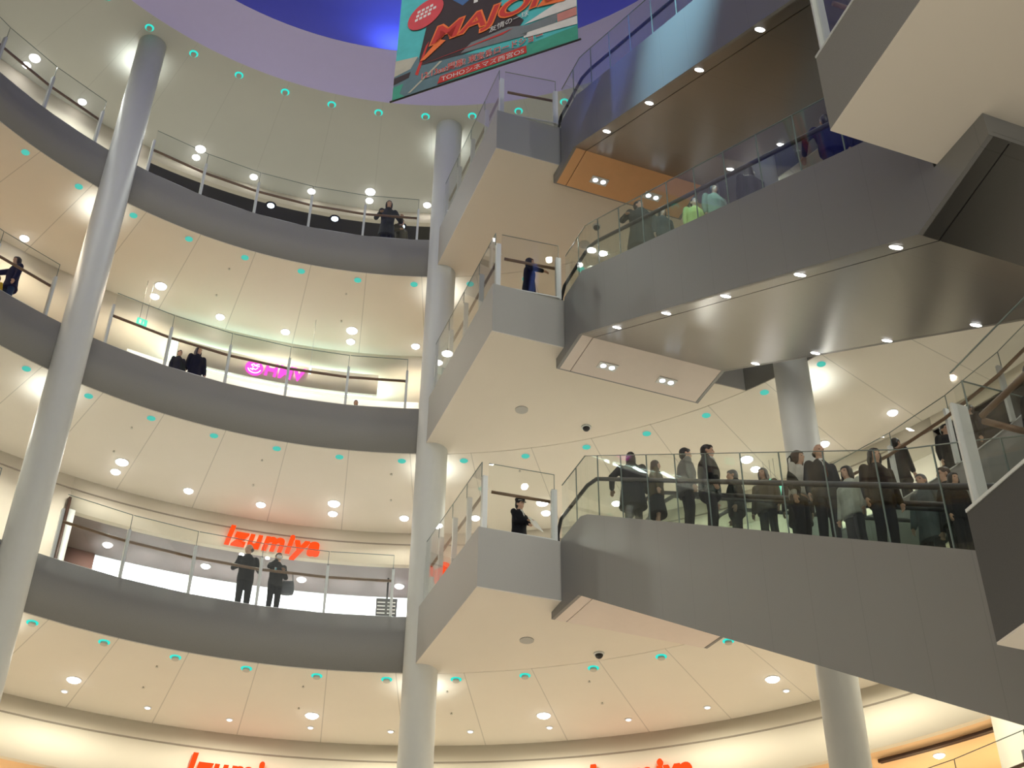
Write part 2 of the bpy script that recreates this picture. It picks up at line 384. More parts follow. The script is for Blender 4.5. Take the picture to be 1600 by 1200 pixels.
# ------------------------------------------------------------------ escalators
WA = 21.0
W = dirv(WA); U = dirv(WA - 90)
EW = 3.03
def lerp_prof(P, s):
    for (s0, z0), (s1, z1) in zip(P, P[1:]):
        if s <= s1: return z0 + (z1 - z0) * (s - s0) / (s1 - s0) if s1 > s0 else z0
    return P[-1][1]
ESC = {}
def escalator(key, Q, H, top, bot, lights, label, glass_top, gap_end, joints):
    Q = Vector((*Q, 0))
    fr = Matrix((( U.x, W.x, 0, Q.x), (U.y, W.y, 0, Q.y), (0, 0, 1, H), (0, 0, 0, 1)))
    def P(s, d, z): return Q + U * s + W * d + Vector((0, 0, H + z))
    ESC[key] = dict(P=P, top=top, bot=bot, Q=Q, H=H)
    root = empty('escalator', P(0, EW / 2, 0), label, 'escalator')
    s_end = bot[-1][0]
    # side cladding (near and far)
    tp = [(s, z) for s, z in top if s > 0.001]
    poly = [(0.0, top[0][1])] + tp + [(s_end, tp[-1][1] if s_end > tp[-1][0] else tp[-1][1])]
    poly = [(0.0, top[0][1])] + tp
    lower = list(reversed(bot))
    # under the landing plates the truss is only a shallow pit
    pit_top = -TT - 0.004
    for d, nm in ((0.0, 'near'), (EW - 0.06, 'far')):
        mb = MB()
        outline = poly + [(gap_end, tp[-1][1])] if tp[-1][0] < gap_end else list(poly)
        zl = tp[-1][1] + pit_top
        pts = outline + [(gap_end, zl), (s_end, zl)] + lower + [(bot[0][0], pit_top), (0.0, pit_top)]
        mb.prism([P(s, d, z) for s, z in pts], W * 0.06)
        mb.build('side_cladding', ['clad'], root, fr)
    # underside: edge strip, joint, main panel
    def strip(d0, d1, lift, th, i0=0, i1=99):
        mb = MB()
        lo = [(s, z + lift) for s, z in bot][i0:i1 + 1]
        for (sa, za), (sb, zb) in zip(lo, lo[1:]):
            o = len(mb.v)
            mb.obox(P(sa, d0, za), P(sb, d0, zb) - P(sa, d0, za), W * (d1 - d0), (0, 0, th))
        return mb
    strip(0.06, 0.27, 0.0, 0.05, 1).build('underside_edge', ['steel'], root, fr)
    strip(0.285, EW - 0.07, 0.0, 0.05, 1).build('underside_panel', ['steel'], root, fr)
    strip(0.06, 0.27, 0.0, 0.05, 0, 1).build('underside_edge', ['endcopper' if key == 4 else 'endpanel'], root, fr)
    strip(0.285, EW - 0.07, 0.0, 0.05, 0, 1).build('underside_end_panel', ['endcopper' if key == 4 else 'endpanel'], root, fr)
    strip(0.06, EW - 0.06, 0.055, 0.02).build('underside_joint', ['groove'], root, fr)
    # ends of the truss
    mb = MB(); s0 = bot[0][0]
    mb.obox(P(s0, 0.06, bot[0][1]), W * (EW - 0.12), U * 0.03, (0, 0, pit_top - bot[0][1])); mb.build('truss_end', ['clad'], root, fr); mb = MB()
    zl = tp[-1][1] + pit_top
    mb.obox(P(s_end - 0.03, 0.06, bot[-1][1]), W * (EW - 0.12), U * 0.03, (0, 0, zl - bot[-1][1]))
    mb.build('truss_end', ['clad'], root, fr)
    # step bands
    for d0 in (0.30, 1.75):
        mb = MB(); s = 0.2; zf = -0.02
        mb.obox(P(0.0, d0, -0.12), U * 1.05, W * 0.98, (0, 0, 0.1))
        s = 1.05; dz = 0.0
        run = 0.37
        while s < gap_end - 0.5:
            z = max(lerp_prof(top, s + run) - 0.02, tp[-1][1] - 0.02)
            mb.obox(P(s, d0, z - 0.25), U * (run + 0.004), W * 0.98, (0, 0, 0.25)); s += run
        mb.build('step_band', ['groove'], root, fr)
    # inner balustrades and handrails
    hand = [(-0.55, 0.56), (-0.42, 0.72), (0.75, 0.74)]
    ss = [1.15, 1.6] + [2.2 + i * 0.9 for i in range(9)]
    for s in ss:
        if s < gap_end - 0.5: hand.append((s, lerp_prof(top, s) + 0.76))
    hand += [(gap_end - 0.2, tp[-1][1] + 0.76), (gap_end + 0.3, tp[-1][1] + 0.70), (gap_end + 0.42, tp[-1][1] + 0.5)]
    for d in (0.20, 1.36, 1.68, 2.84):
        mb = MB()
        pts = [P(-0.42, d, 0.10), P(-0.56, d, 0.3)] + [P(s, d, z) for s, z in hand] + [P(gap_end + 0.3, d, tp[-1][1] + 0.25)]
        mb.tube(pts, 0.036, 8); mb.build('handrail', ['black'], root, fr)
        mb = MB()
        pl = [(s, z - 0.03) for s, z in hand[1:-1]]
        for (sa, za), (sb, zb) in zip(pl, pl[1:]):
            ba = lerp_prof(top, sa) - 0.02 if sa > 0 else 0.0; bb = lerp_prof(top, sb) - 0.02 if sb > 0 else 0.0
            q = [P(sa, d, ba), P(sb, d, bb), P(sb, d, zb), P(sa, d, za)]
            mb.prism(q, W * 0.012, 0)
        mb.build('inner_balustrade', ['glass_in'], root, fr)
        mb = MB()
        for (sa, za), (sb, zb) in zip(top, top[1:]):
            if sb <= 0: continue
            mb.obox(P(sa, d - 0.07, za - 0.03), P(sb, d - 0.07, zb - 0.03) - P(sa, d - 0.07, za - 0.03), W * 0.14, (0, 0, 0.03))
        mb.build('deck_trim', ['steel'], root, fr)
    # outer guard glass in panels
    for a, b in zip(joints, joints[1:]):
        mb = MB(); a2, b2 = a + 0.008, b - 0.008
        zs = [a2] + [s for s, z in top if a2 < s < b2] + [s for s, z in glass_top if a2 < s < b2] + [b2]
        zs = sorted(set(zs))
        for sa, sb in zip(zs, zs[1:]):
            mb.prism([P(sa, 0.02, lerp_prof(top, sa)), P(sb, 0.02, lerp_prof(top, sb)), P(sb, 0.02, lerp_prof(glass_top, sb)), P(sa, 0.02, lerp_prof(glass_top, sa))], W * 0.012, 0)
            za, zb = lerp_prof(glass_top, sa), lerp_prof(glass_top, sb)
            mb.obox(P(sa, 0.018, za), P(sb, 0.018, zb) - P(sa, 0.018, za), W * 0.016, (0, 0, 0.012), 1)
        mb.obox(P(b2, 0.018, lerp_prof(top, b2)), U * 0.012, W * 0.016, (0, 0, lerp_prof(glass_top, b2) - lerp_prof(top, b2)), 1)
        mb.build('guard_glass', ['glass_green', 'glass_edge'], root, fr)
    # soffit lights
    k = 0
    for d in (0.14, EW - 0.14):
        for s in lights:
            z = lerp_prof(bot, s); z2 = lerp_prof(bot, s + 0.1); sl = (z2 - z) / 0.1
            nrm = (U * sl - Vector((0, 0, 1))).normalized()
            c = P(s, d, z)
            f = MB().cyl(c + nrm * -0.02, 0.085, 0.026, 24, axis=nrm).build('downlight', ['trim'], root, fr)
            MB().cyl(c + nrm * 0.007, 0.072, 0.004, 24, axis=nrm).build('lamp', ['lamp'], f, fr)
            area('soffit_lamp', c + nrm * 0.02, 0.14, 8, (1, 0.96, 0.88), nrm)
    for s, d in ((0.10, 0.88), (0.10, 2.13)):
        c = P(-0.02, d, bot[0][1] - 0.001)
        f = MB().obox(c - W * 0.19 - U * 0.1 - Vector((0, 0, 0.008)), W * 0.38, U * 0.2, (0, 0, 0.012)).build('twin_spotlight', ['trim'], root, fr)
        for e in (-0.09, 0.09): MB().cyl(c + W * e - Vector((0, 0, 0.012)), 0.055, 0.004, 16).build('lamp', ['lamp_dim' if key == 2 else 'lamp_blue'], f, fr)
    return root
TOP3 = [(-0.6, 0.0), (0.85, 0.0), (1.16, -0.20), (9.45, -4.97), (9.7, -5.0)]
BOT3 = [(-0.44, -1.43), (0.65, -1.41), (9.63, -6.78), (10.95, -6.52)]
GT3 = [(0.0, 1.06), (1.0, 1.03), (1.25, 0.90), (8.55, -3.36), (9.45, -3.88), (10.1, -3.95)]
TOP2 = [(-0.6, 0.0), (0.86, 0.0), (1.15, -0.12), (9.84, -5.44), (10.9, -6.1), (11.1, -6.145)]
BOT2 = [(-0.46, -1.33), (0.70, -1.43), (10.05, -7.31), (10.7, -7.66), (12.0, -7.66)]
GT2 = [(0.0, 1.12), (1.07, 1.12), (9.12, -3.82), (10.1, -4.34), (11.3, -5.0)]
L3S = [1.92, 3.69, 5.46, 7.26, 9.10]
JO = [0.03, 0.67, 1.57, 2.45, 3.34, 4.23, 5.12, 6.01, 6.90, 7.80, 8.72, 9.65]
escalator(3, (1.0, 19.66), H3, TOP3, BOT3, L3S, 'middle grey escalator pair, steel underside with two rows of lights', GT3, 10.1, JO + [10.1])
escalator(2, (0.888, 20.4), H2, TOP2, BOT2, [], 'lowest grey escalator pair crowded with riders behind tall glass', GT2, 11.25, JO + [10.6, 11.2])
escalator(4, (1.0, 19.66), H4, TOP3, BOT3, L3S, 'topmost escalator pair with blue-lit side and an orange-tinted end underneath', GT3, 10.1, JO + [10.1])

# ------------------------------------------------------------------ balustrades
def balustrade(label, pts, z, post_at, corner_posts=(), group='gallery balustrades', trim=(0, 0)):
    """pts: polyline (xy Vectors) of the glass line split in panels; post_at: indices that carry a post"""
    root = empty('balustrade', (*pts[len(pts) // 2].xy, z), label, 'balustrade', group)
    Z = Vector((0, 0, 1))
    n = len(pts)
    inward = []
    for i in range(n):
        t = (pts[min(i + 1, n - 1)] - pts[max(i - 1, 0)]).normalized(); inward.append(Vector((-t.y, t.x, 0)))
    sgn = 1
    for i in range(n - 1):
        a, b = pts[i], pts[i + 1]; t = (b - a).normalized(); nn = Vector((-t.y, t.x, 0))
        a2 = a + t * 0.012; b2 = b - t * 0.012
        A0 = Vector((a2.x, a2.y, z + 0.02)); Bv = Vector((b2.x, b2.y, z + 0.02))
        mb = MB().obox(A0, Bv - A0, nn * 0.012, Z * 1.36)
        mb.obox(A0 + Z * 1.36, Bv - A0, nn * 0.012, Z * 0.010, 1)
        mb.obox(Bv + Z * 1.05, t * 0.01, nn * 0.012, Z * 0.32, 1)
        mb.build('glass_panel', ['glass', 'glass_edge'], root)
    for i in post_at:
        p = pts[i]; t = (pts[min(i + 1, n - 1)] - pts[max(i - 1, 0)]).normalized(); nn = Vector((-t.y, t.x, 0))
        wd = 0.10 if i in corner_posts else 0.055
        o = Vector((p.x, p.y, z)) - t * wd / 2 + nn * 0.014
        MB().obox(o, t * wd, nn * 0.09, Z * 1.08).build('post', ['white_metal'], root)
    mb = MB()
    path = [Vector((p.x, p.y, z + 0.87)) + nn * 0.13 for p, nn in zip(pts, inward)]
    if trim[0]: path[0] = path[0] + (path[1] - path[0]).normalized() * trim[0]
    if trim[1]: path[-1] = path[-1] + (path[-2] - path[-1]).normalized() * trim[1]
    mb.tube(path, 0.03, 8).build('handrail', ['bronze'], root)
    mb = MB()
    for i in post_at:
        mb.obox(Vector((pts[i].x, pts[i].y, z + 0.84)) + inward[i] * 0.09, inward[i] * 0.04, Z * 0.015, Vector((0.015, 0, 0)))
    mb.build('handrail_bracket', ['white_metal'], root)
    mb = MB()
    for a, b in zip(pts, pts[1:]):
        t = (b - a).normalized(); nn = Vector((-t.y, t.x, 0))
        mb.obox(Vector((a.x, a.y, z)) - nn * 0.012, b - a, nn * 0.05, Z * 0.022)
    mb.build('base_channel', ['white_metal'], root)
    return root
def ring_pts(azs): return [pol(10.40, a, 0) for a in azs]
AZL = [AZ0 + STEP * i for i in range(6)]          # 92.1 .. 127.85
LEFT = [AZ0 + STEP * i for i in range(6, 13)]
LEFT[0] = 135.0
RIGHT = [AZ0 - STEP * i for i in range(7, 15)]     # right of the right column
names = {H2: 'lower', H3: 'middle', H4: 'top'}
for z in (H2, H3, H4):
    def order(a): return sorted(a)                 # increasing azimuth -> inward normal points outward (towards the walkway)
    def mk(azs, lab):
        pts = ring_pts(azs)[::-1]                  # decreasing azimuth: left normal points away from the void
        balustrade(lab, pts, z, [i for i in range(len(pts))])
    mk(AZL, 'curved glass balustrade of the %s gallery between the left and middle columns' % names[z])
    mk(LEFT, 'curved glass balustrade of the %s gallery left of the left column' % names[z])
    if z != H4: mk(RIGHT, 'curved glass balustrade of the %s gallery right of the right column' % names[z])
    for a0, a1 in ((90.3, 91.7),):
        pts = ring_pts([a1, a0]); q = None
# landing balustrades: left edge and front edge to the escalator
balustrade('curved glass balustrade of the ground gallery at the bottom right corner', ring_pts(RIGHT)[::-1], H1 + 0.27, list(range(len(RIGHT))))
for slot, z, Qx in ((2, H2, ESC[2]['Q']), (3, H3, ESC[3]['Q']), (4, H4, ESC[3]['Q'])):
    K, df, dl, Fp, Lp = LAND[slot]; nm = names[z]
    inn = 0.05
    K2 = K + df * inn + dl * inn
    L2 = K + df * inn + dl * ((Lp - K).length - 0.55)
    n = 4
    # walk Lp -> K: left normal points into the landing
    pts = [L2 + (K2 - L2) * i / n for i in range(n + 1)]
    balustrade('straight glass balustrade on the left side of the %s escalator landing' % nm, pts, z, list(range(n + 1)), (n,), 'escalator landing balustrades', (0, 0.20))
    E2 = Vector((Qx.x, Qx.y, 0)) - df * 0.08 + dl * inn
    pts = [K2 + df * 0.125, E2]
    balustrade('short glass balustrade on the front edge of the %s escalator landing' % nm, pts, z, [1], (1,), 'escalator landing balustrades', (0.10, 0))
for slot, z, nm in (('A', H2, 'near upper'), ('B', H1, 'near lower')):
    K, w, u2, _, _ = LAND[slot]
    K2 = K + w * 0.06 + u2 * 0.06
    pts = [K2 + u2 * 0.05, K2 + u2 * 1.9, K2 + u2 * 3.8, K2 + u2 * 5.7]
    pts = pts[::1]
    balustrade('glass balustrade along the side of the %s landing at the right edge' % nm, pts, z, [1, 2, 3], (), 'near landing balustrades', (0.13, 0))
    pts = [K2 + w * 1.0, K2 + w * 0.16]
    balustrade('short glass balustrade on the front of the %s landing beside its escalator' % nm, pts, z, [0], (), 'near landing balustrades', (0, 0.02))
    o = MB().obox(Vector((K2.x, K2.y, z)) - w * 0.03, w * 0.17, u2 * 0.03, (0, 0, 1.08)).build('corner_post', ['white_metal'])
    tag(o, 'wide white corner post of the %s landing balustrade' % nm, 'post')
    o2 = MB().obox(Vector((K.x, K.y, z)) - w * 0.01, w * 0.05, u2 * 7.4, (0, 0, 0.03)).build('trim_%s_landing' % nm.replace(' ', '_'), ['white_metal']); struct(o2)

# ------------------------------------------------------------------ ceiling lights
def teal_proto(dim=False):
    e = bpy.data.objects.new('teal_ceiling_light', None); COL.objects.link(e); e.empty_display_size = 0.1
    MB().cyl((0, 0, -0.012), 0.105 if not dim else 0.085, 0.012, 28).build('glow_ring', ['teal_dim' if dim else 'teal'], e)
    if dim: MB().cyl((0, 0, -0.006), 0.105, 0.006, 28).build('trim_ring', ['trim'], e)
    else: MB().cyl((0, 0, -0.055), 0.066, 0.043, 24).build('baffle', ['baffle'], e)  # added disc hides part of the glow, leaving a recess-like crescent
    return e
def down_proto(dim=False, r0=0.095):
    e = bpy.data.objects.new('ceiling_downlight', None); COL.objects.link(e); e.empty_display_size = 0.1
    MB().cyl((0, 0, -0.012), r0 + 0.025, 0.014, 28).build('trim_ring', ['trim'], e)
    MB().ell((0, 0, -0.012), (r0, r0, 0.05 if not dim else 0.02), 20, 10).build('lamp', ['lamp_dim' if dim else 'lamp'], e)  # bulging lamp shape imitates the bloom around a bright downlight
    return e
TP, TD, DP, DD, DB = teal_proto(), teal_proto(True), down_proto(), down_proto(True, 0.055), down_proto(False, 0.125)
used = set()
def put(proto, loc, label, cat, group):
    if proto.name not in used:
        used.add(proto.name); o = proto; o.location = loc
    else: o = copy_tree(proto, None, Matrix.Translation(loc))
    return tag(o, label, cat, group)
def side_words(az):
    # position counted from the middle column
    k = round((az - AZ0) / STEP)
    return (ORD[k], 'left') if k >= 0 else (ORD[-k - 1], 'right')
STO = [(1, B2, 'ground', (0.96, 0.93, 0.76), H1), (2, B3, 'lower', (0.96, 0.95, 0.83), H2), (3, B4, 'middle', (1.0, 0.85, 0.64), H3), (4, HC, 'top', (0.97, 1.0, 0.93), H4)]
STOPW = {1: 50, 2: 34, 3: 20, 4: 17}
soff = {1: 'under the lower gallery', 2: 'under the middle gallery', 3: 'under the top gallery', 4: 'on the main ceiling'}
for st, zc, nm, col, zf in STO:
    for k in range(-10, 9):
        az = AZ0 + STEP * k if st < 4 else 91.85 + 6.92 * k
        wd, sd = side_words(az)
        if -7 <= k <= 8:
            put(TD if st in (2, 3) else TP, pol(10.62 if st < 4 else 9.83, az, zc), '%s teal edge light %s of the middle column, %s' % (wd, sd, soff[st]), 'light', 'teal lights ' + soff[st])
        rr = 12.96 if st in (2, 3) else (13.15 if st == 1 else 13.0)
        vis = -7 <= k <= 7
        if vis:
            put(DD if st == 1 else DP, pol(rr, az, zc), '%s %s wall-side downlight %s of the middle column, %s' % (wd, 'dim' if st == 1 else 'white', sd, soff[st]), 'light', 'wall-side downlights ' + soff[st])
            if k % 3 == 1:
                put(DB, pol(12.52 if st < 4 else 12.66, az, zc), '%s-bay bright inner downlight %s of the middle column, %s' % (wd, sd, soff[st]), 'light', 'second-row downlights ' + soff[st])
        if k % 2 == 0 and not (st in (3, 4) and k < -3):
            area('gallery_lamp', pol(12.3, az, zc - 0.03), 0.2, STOPW[st] * 2, col, (0, 0, -1), spread=172 if st == 1 else 152)
# sprinklers
sp = None
for st, zc in ((1, B2), (2, B3), (3, B4)):
    for k in range(-3, 5):
        if (k + st) % 2: continue
        for rr, dz in ((11.15, 1.2), (12.2, 1.3)):
            if sp is None:
                sp = MB().cyl((0, 0, -0.025), 0.016, 0.025, 10).cyl((0, 0, -0.03), 0.028, 0.005, 10).build('sprinkler', ['baffle']); o = sp
            else: o = sp.copy(); COL.objects.link(o)
            o.location = pol(rr, AZ0 + STEP * k + dz, zc)
            tag(o, 'tiny grey sprinkler head on the soffit %s' % soff[st], 'sprinkler', 'sprinklers ' + soff[st])
# dome cameras and round speakers on the landing soffits
for z, (cx, cy), (sx, sy), nm in ((B2, (1.645, 22.446), (0.311, 21.93), 'lower'), (B3, (1.533, 22.332), (0.20, 21.75), 'middle'), (B4, (1.855, 21.635), (1.61, 22.22), 'top')):
    e = empty('dome_camera', (cx, cy, z), 'black dome camera in a white ring under the %s escalator landing' % nm, 'camera', 'dome cameras')
    MB().cyl((0, 0, -0.03), 0.10, 0.03, 24).build('ring', ['white_metal'], e, local=True)
    MB().ell((0, 0, -0.03), (0.075, 0.075, 0.075)).build('dome', ['black'], e, local=True)
    o = MB().cyl((0, 0, -0.015), 0.13, 0.015, 28).build('round_speaker', ['fascia_light']); o.location = (sx, sy, z)
    tag(o, 'round grey ceiling speaker under the %s escalator landing' % nm, 'speaker', 'round speakers')

# ------------------------------------------------------------------ signs
def text_mesh(s, size=1.0, offset=0.0, extrude=0.05, shear=0.0, align='LEFT', spacing=1.0):
    cu = bpy.data.curves.new('t', 'FONT'); cu.body = s; cu.size = size; cu.offset = offset; cu.extrude = extrude; cu.shear = shear; cu.align_x = align; cu.space_character = spacing
    cu.resolution_u = 4
    ob = bpy.data.objects.new('t', cu); COL.objects.link(ob)
    dg = bpy.context.evaluated_depsgraph_get()
    me = bpy.data.meshes.new_from_object(ob.evaluated_get(dg))
    bpy.data.objects.remove(ob); bpy.data.curves.remove(cu)
    return me
def curved_sign(name, me, r, az0, z0, width, height, mat, label, cat='sign', slope=0.0):
    xs = [v.co.x for v in me.vertices]; ys = [v.co.y for v in me.vertices]
    x0, x1, y0, y1 = min(xs), max(xs), min(ys), max(ys)
    for v in me.vertices:
        x = (v.co.x - x0) / (x1 - x0) * width; y = (v.co.y - y0) / (y1 - y0) * height
        a = az0 - math.degrees(x / r)
        v.co = pol(r - 0.06 - v.co.z, a, z0 + y)
    me.materials.clear(); me.materials.append(M[mat])
    o = bpy.data.objects.new(name, me); COL.objects.link(o)
    return tag(o, label, cat)
S1 = dict(offset=0.034, extrude=0.05, shear=0.22, spacing=1.14)
curved_sign('shop_sign', text_mesh('Izumiya', **S1), RB[2], 109.1, 14.84, 13.65 * rad(9.0), 0.62, 'orange', 'glowing orange Izumiya shop sign on the wall of the lower gallery')
curved_sign('shop_sign', text_mesh('Izumiya', **S1), RB[1], 109.2, 9.48, 13.9 * rad(8.9), 0.76, 'orange', 'glowing orange Izumiya shop sign at the bottom edge, left of the middle column')
curved_sign('shop_sign', text_mesh('Izumiya', **S1), RB[1], 75.2, 9.40, 13.9 * rad(9.1), 0.76, 'orange', 'glowing orange Izumiya shop sign at the bottom edge, right of the middle column')
curved_sign('shop_sign', text_mesh('e', **S1), RB[2], 89.25, 14.66, 0.40, 0.30, 'orange', 'glowing orange rounded sign letter half hidden behind the lower landing')
# orange glow of the letters on the wall above
for az, z, r in ((104.5, 15.35, RB[2] - 0.5), (104.5, 9.9, RB[1] - 0.5), (70.5, 9.8, RB[1] - 0.5)):
    for d in (-2.5, 2.5):
        pass
# white sign at bottom with a blue mark
p = pol(RB[1] - 0.1, 77.6, 9.9)
e = empty('hanging_sign', p, 'small white lit sign with a blue mark at the bottom edge beside the orange letters', 'sign')
ta = rad(77.6 - 90)
tx = Vector((math.cos(ta), math.sin(ta), 0)); tn = Vector((math.sin(ta), -math.cos(ta), 0))
MB().obox(p - tx * 0.12 - Vector((0, 0, 0.2)), tx * 0.24, -tn * 0.05, (0, 0, 0.42)).build('face', ['whitesign'], e)
M['blue'] = emit('blue_mark_light', (0.02, 0.35, 0.6), 1.0)
MB().cyl(p + tn * 0.002 - Vector((0, 0, 0.1)), 0.06, 0.01, 20, axis=tn).build('mark', ['blue'], e)

# record shop front on the middle gallery: floating panel with halo light, canopy below
RP = 13.03
e = empty('shop_sign', pol(RP, 106, 19.5), 'long floating shop-sign panel with pink HMV letters and a cool halo light', 'sign')
M['panel'] = pbr('sign_panel', (0.50, 0.47, 0.40), 0.6)
MB().sector(RP, RP + 0.08, 19.24, 19.84, 95.9, 117.2).build('panel', ['panel'], e)
def strip_light(r, z, a0, a1, nm='halo_strip', w=0.05): return MB().sector(r, r + w, z, z + 0.03, a0, a1).build(nm, ['cyanlight'], e)
strip_light(RP + 0.10, 19.79, 96.4, 116.8)
strip_light(RP + 0.10, 19.27, 96.4, 116.8)
me = text_mesh('HMV', offset=0.03, extrude=0.03, shear=0.12, spacing=1.05)
o = curved_sign('letters', me, RP + 0.02, 108.0, 19.36, RP * rad(4.4), 0.36, 'pink', None)
o.parent = e; o.matrix_parent_inverse = Matrix.Identity(4); o.matrix_basis = Matrix.Translation(-e.location)
for k in ('label', 'category'):
    if k in o: del o[k]
# round emblem: pink disc with white line drawing
c = pol(RP - 0.06, 109.1, 19.49)
an = rad(109.1); nn = -Vector((math.cos(an), math.sin(an), 0)); tt = Vector((math.sin(an), -math.cos(an), 0)); zz = Vector((0, 0, 1))
MB().cyl(c - nn * 0.03, 0.215, 0.03, 32, axis=nn).build('emblem', ['pink'], e)
M['whiteline'] = emit('white_line_light', (1, 0.9, 1), 2.0)
mb = MB()
mb.tube([c + nn * 0.012 + tt * (0.16 * math.cos(q)) + zz * (0.16 * math.sin(q)) for q in [rad(200 + i * 14) for i in range(11)]], 0.012, 6)
for pts in ([(-0.08, 0.06), (-0.03, 0.10), (0.02, 0.06), (-0.03, 0.02), (-0.08, 0.06)], [(0.02, 0.07), (0.10, 0.12), (0.11, 0.05), (0.02, 0.05)], [(-0.05, -0.02), (0.03, -0.06), (0.08, 0.0)], [(-0.10, -0.05), (-0.02, -0.08)]):
    mb.tube([c + nn * 0.012 + tt * x + zz * z for x, z in pts], 0.012, 6)
mb.build('emblem_drawing', ['whiteline'], e)
# canopy (white band below the sign)
o = MB().sector(RB[3] - 0.36, RB[3] - 0.01, 18.3, 19.06, 91.4, 122.2).build('shopfront_canopy', ['shopwhite']); tag(o, 'long white shopfront canopy under the pink-lettered sign', 'canopy')
for i in range(6):
    az = 98 + 3.5 * i
    area('halo_lamp', pol(RP + 0.18, az, 19.22), 0.7, 3, (0.85, 1.0, 0.96), (0, 0, -1), 'RECTANGLE', 0.1)
    area('halo_lamp', pol(RP + 0.09, az, 19.90), 0.7, 5.5, (0.55, 1.0, 0.88), (math.cos(rad(az)), math.sin(rad(az)), 0.12), 'RECTANGLE', 0.1)
for az in (116.9, 96.0):
    s = 1 if az > 100 else -1
    t = Vector((-math.sin(rad(az)), math.cos(rad(az)), 0)) * s
    area('halo_lamp', pol(RP + 0.16, az, 19.54), 0.5, 4, (0.72, 1.0, 0.92), t + Vector((math.cos(rad(az)), math.sin(rad(az)), 0)) * 0.8, 'RECTANGLE', 0.1)

# lower gallery shop interior: lit back wall and lamps
for i in range(9):
    az = 90 + 3.6 * i
    area('shop_lamp', pol(14.35, az, 14.86), 0.6, 26, (0.92, 1, 1), (math.cos(rad(az)), math.sin(rad(az)), -0.75), 'RECTANGLE', 0.12, 110)
    
for i, az in enumerate((92.5, 101.4, 110.0, 118.7)):
    put(DP, pol(14.66, az, 14.93), 'white downlight in the mauve shop ceiling, %s from the right' % ORD[i], 'light', 'shop ceiling downlights')
for i, az in enumerate((104.84, 107.25)):
    o = MB().cyl((0, 0, -0.01), 0.05, 0.012, 20).build('small_downlight', ['lamp']); o.location = pol(13.85, az, 14.93)
    tag(o, 'tiny white downlight at the shop front edge, %s the bald man in black' % ('right of' if i == 0 else 'above'), 'light', 'tiny shop-front downlights')
for i, az in enumerate((94.8, 102.5, 109.9)):
    e = empty('oval_downlight', pol(13.51, az, 25.36), 'bluish downlight in the dark ceiling of the top gallery shop, %s from the right' % ORD[i], 'light', 'bluish downlights')
    MB().cyl((0, 0, -0.012), 0.15, 0.012, 28).build('trim_ring', ['black'], e, local=True)
    MB().cyl((0, 0, -0.018), 0.095, 0.008, 24).build('lamp', ['lamp_blue'], e, local=True)
for az in range(0, 360, 24):
    area('ground_lamp', pol(12.0, az, H1 - 0.4), 0.5, 130, (1.0, 0.93, 0.82), (0, 0, -1))
# ground shops light
for az in (44, 50, 124, 130, 34):
    area('shop_lamp', pol(15.5, az, 9.45), 0.8, 26, (1, 0.78, 0.5), (math.cos(rad(az)) * 0.3, math.sin(rad(az)) * 0.3, -1))
    o = area('shop_lamp', pol(15.6, az, 8.4), 0.8, 12, (1, 0.8, 0.5), (0, 0, 1))
put(DP, pol(14.93, 47.77, 9.54), 'white downlight in the peach shop ceiling at the bottom right', 'light', 'peach shop downlights')
# ceiling track in the peach shop
o = MB().sector(14.30, 14.36, 9.44, 9.5, 41.5, 51.5).sector(14.42, 14.46, 9.46, 9.5, 41.5, 51.5).build('light_track', ['brown']); tag(o, 'brown curved light track under the peach shop ceiling', 'light track')
# jamb and furniture at the left end of the lower shop
e = empty('door_jamb', pol(RB[2] - 0.05, 123.4, H2), 'pale metal jamb with a dark edge at the left end of the lower shop', 'jamb')
MB().sector(RB[2] - 0.06, RB[2] + 0.2, H2, 14.93, 122.9, 123.5).build('post', ['white_metal'], e)
MB().sector(RB[2] - 0.08, RB[2] + 0.0, H2, 15.2, 123.5, 123.75).build('dark_edge', ['brown'], e)
e = empty('display_unit', pol(15.2, 121.3, H2), 'dark brown display unit with a glowing yellow shelf, left end of the lower shop', 'display unit')
MB().sector(14.7, 15.15, H2, 13.86, 119.4, 123.4).build('carcass', ['brown'], e)
M['yellow'] = emit('yellow_strip_light', (1.0, 0.80, 0.35), 0.75)
MB().sector(14.6, 15.1, 13.86, 14.06, 119.0, 123.5).build('lit_shelf', ['yellow'], e)
# dark board with rows of text in the lower shop
e = empty('directory_board', pol(14.3, 93.5, H2 + 1.95), 'black board with rows of white lines beside the middle column in the lower shop', 'board')
an = rad(93.5); tt = Vector((math.sin(an), -math.cos(an), 0)); nn = -Vector((math.cos(an), math.sin(an), 0)); p = pol(14.3, 93.5, 13.98)
MB().obox(p - tt * 0.24, tt * 0.48, -nn * 0.05, (0, 0, 0.42)).build('panel', ['black'], e)
mb = MB()
for r_ in range(4):
    for c_ in range(2):
        mb.obox(p + nn * 0.003 - tt * (0.21 - c_ * 0.23) + zz * (0.04 + r_ * 0.09), tt * 0.18, -nn * 0.002, zz * 0.025)
mb.build('text_rows', ['trim'], e)
o = MB().obox(p - tt * 0.02 + zz * 0.42, tt * 0.04, -nn * 0.03, (0, 0, 0.53)).build('hanger', ['black'], e)

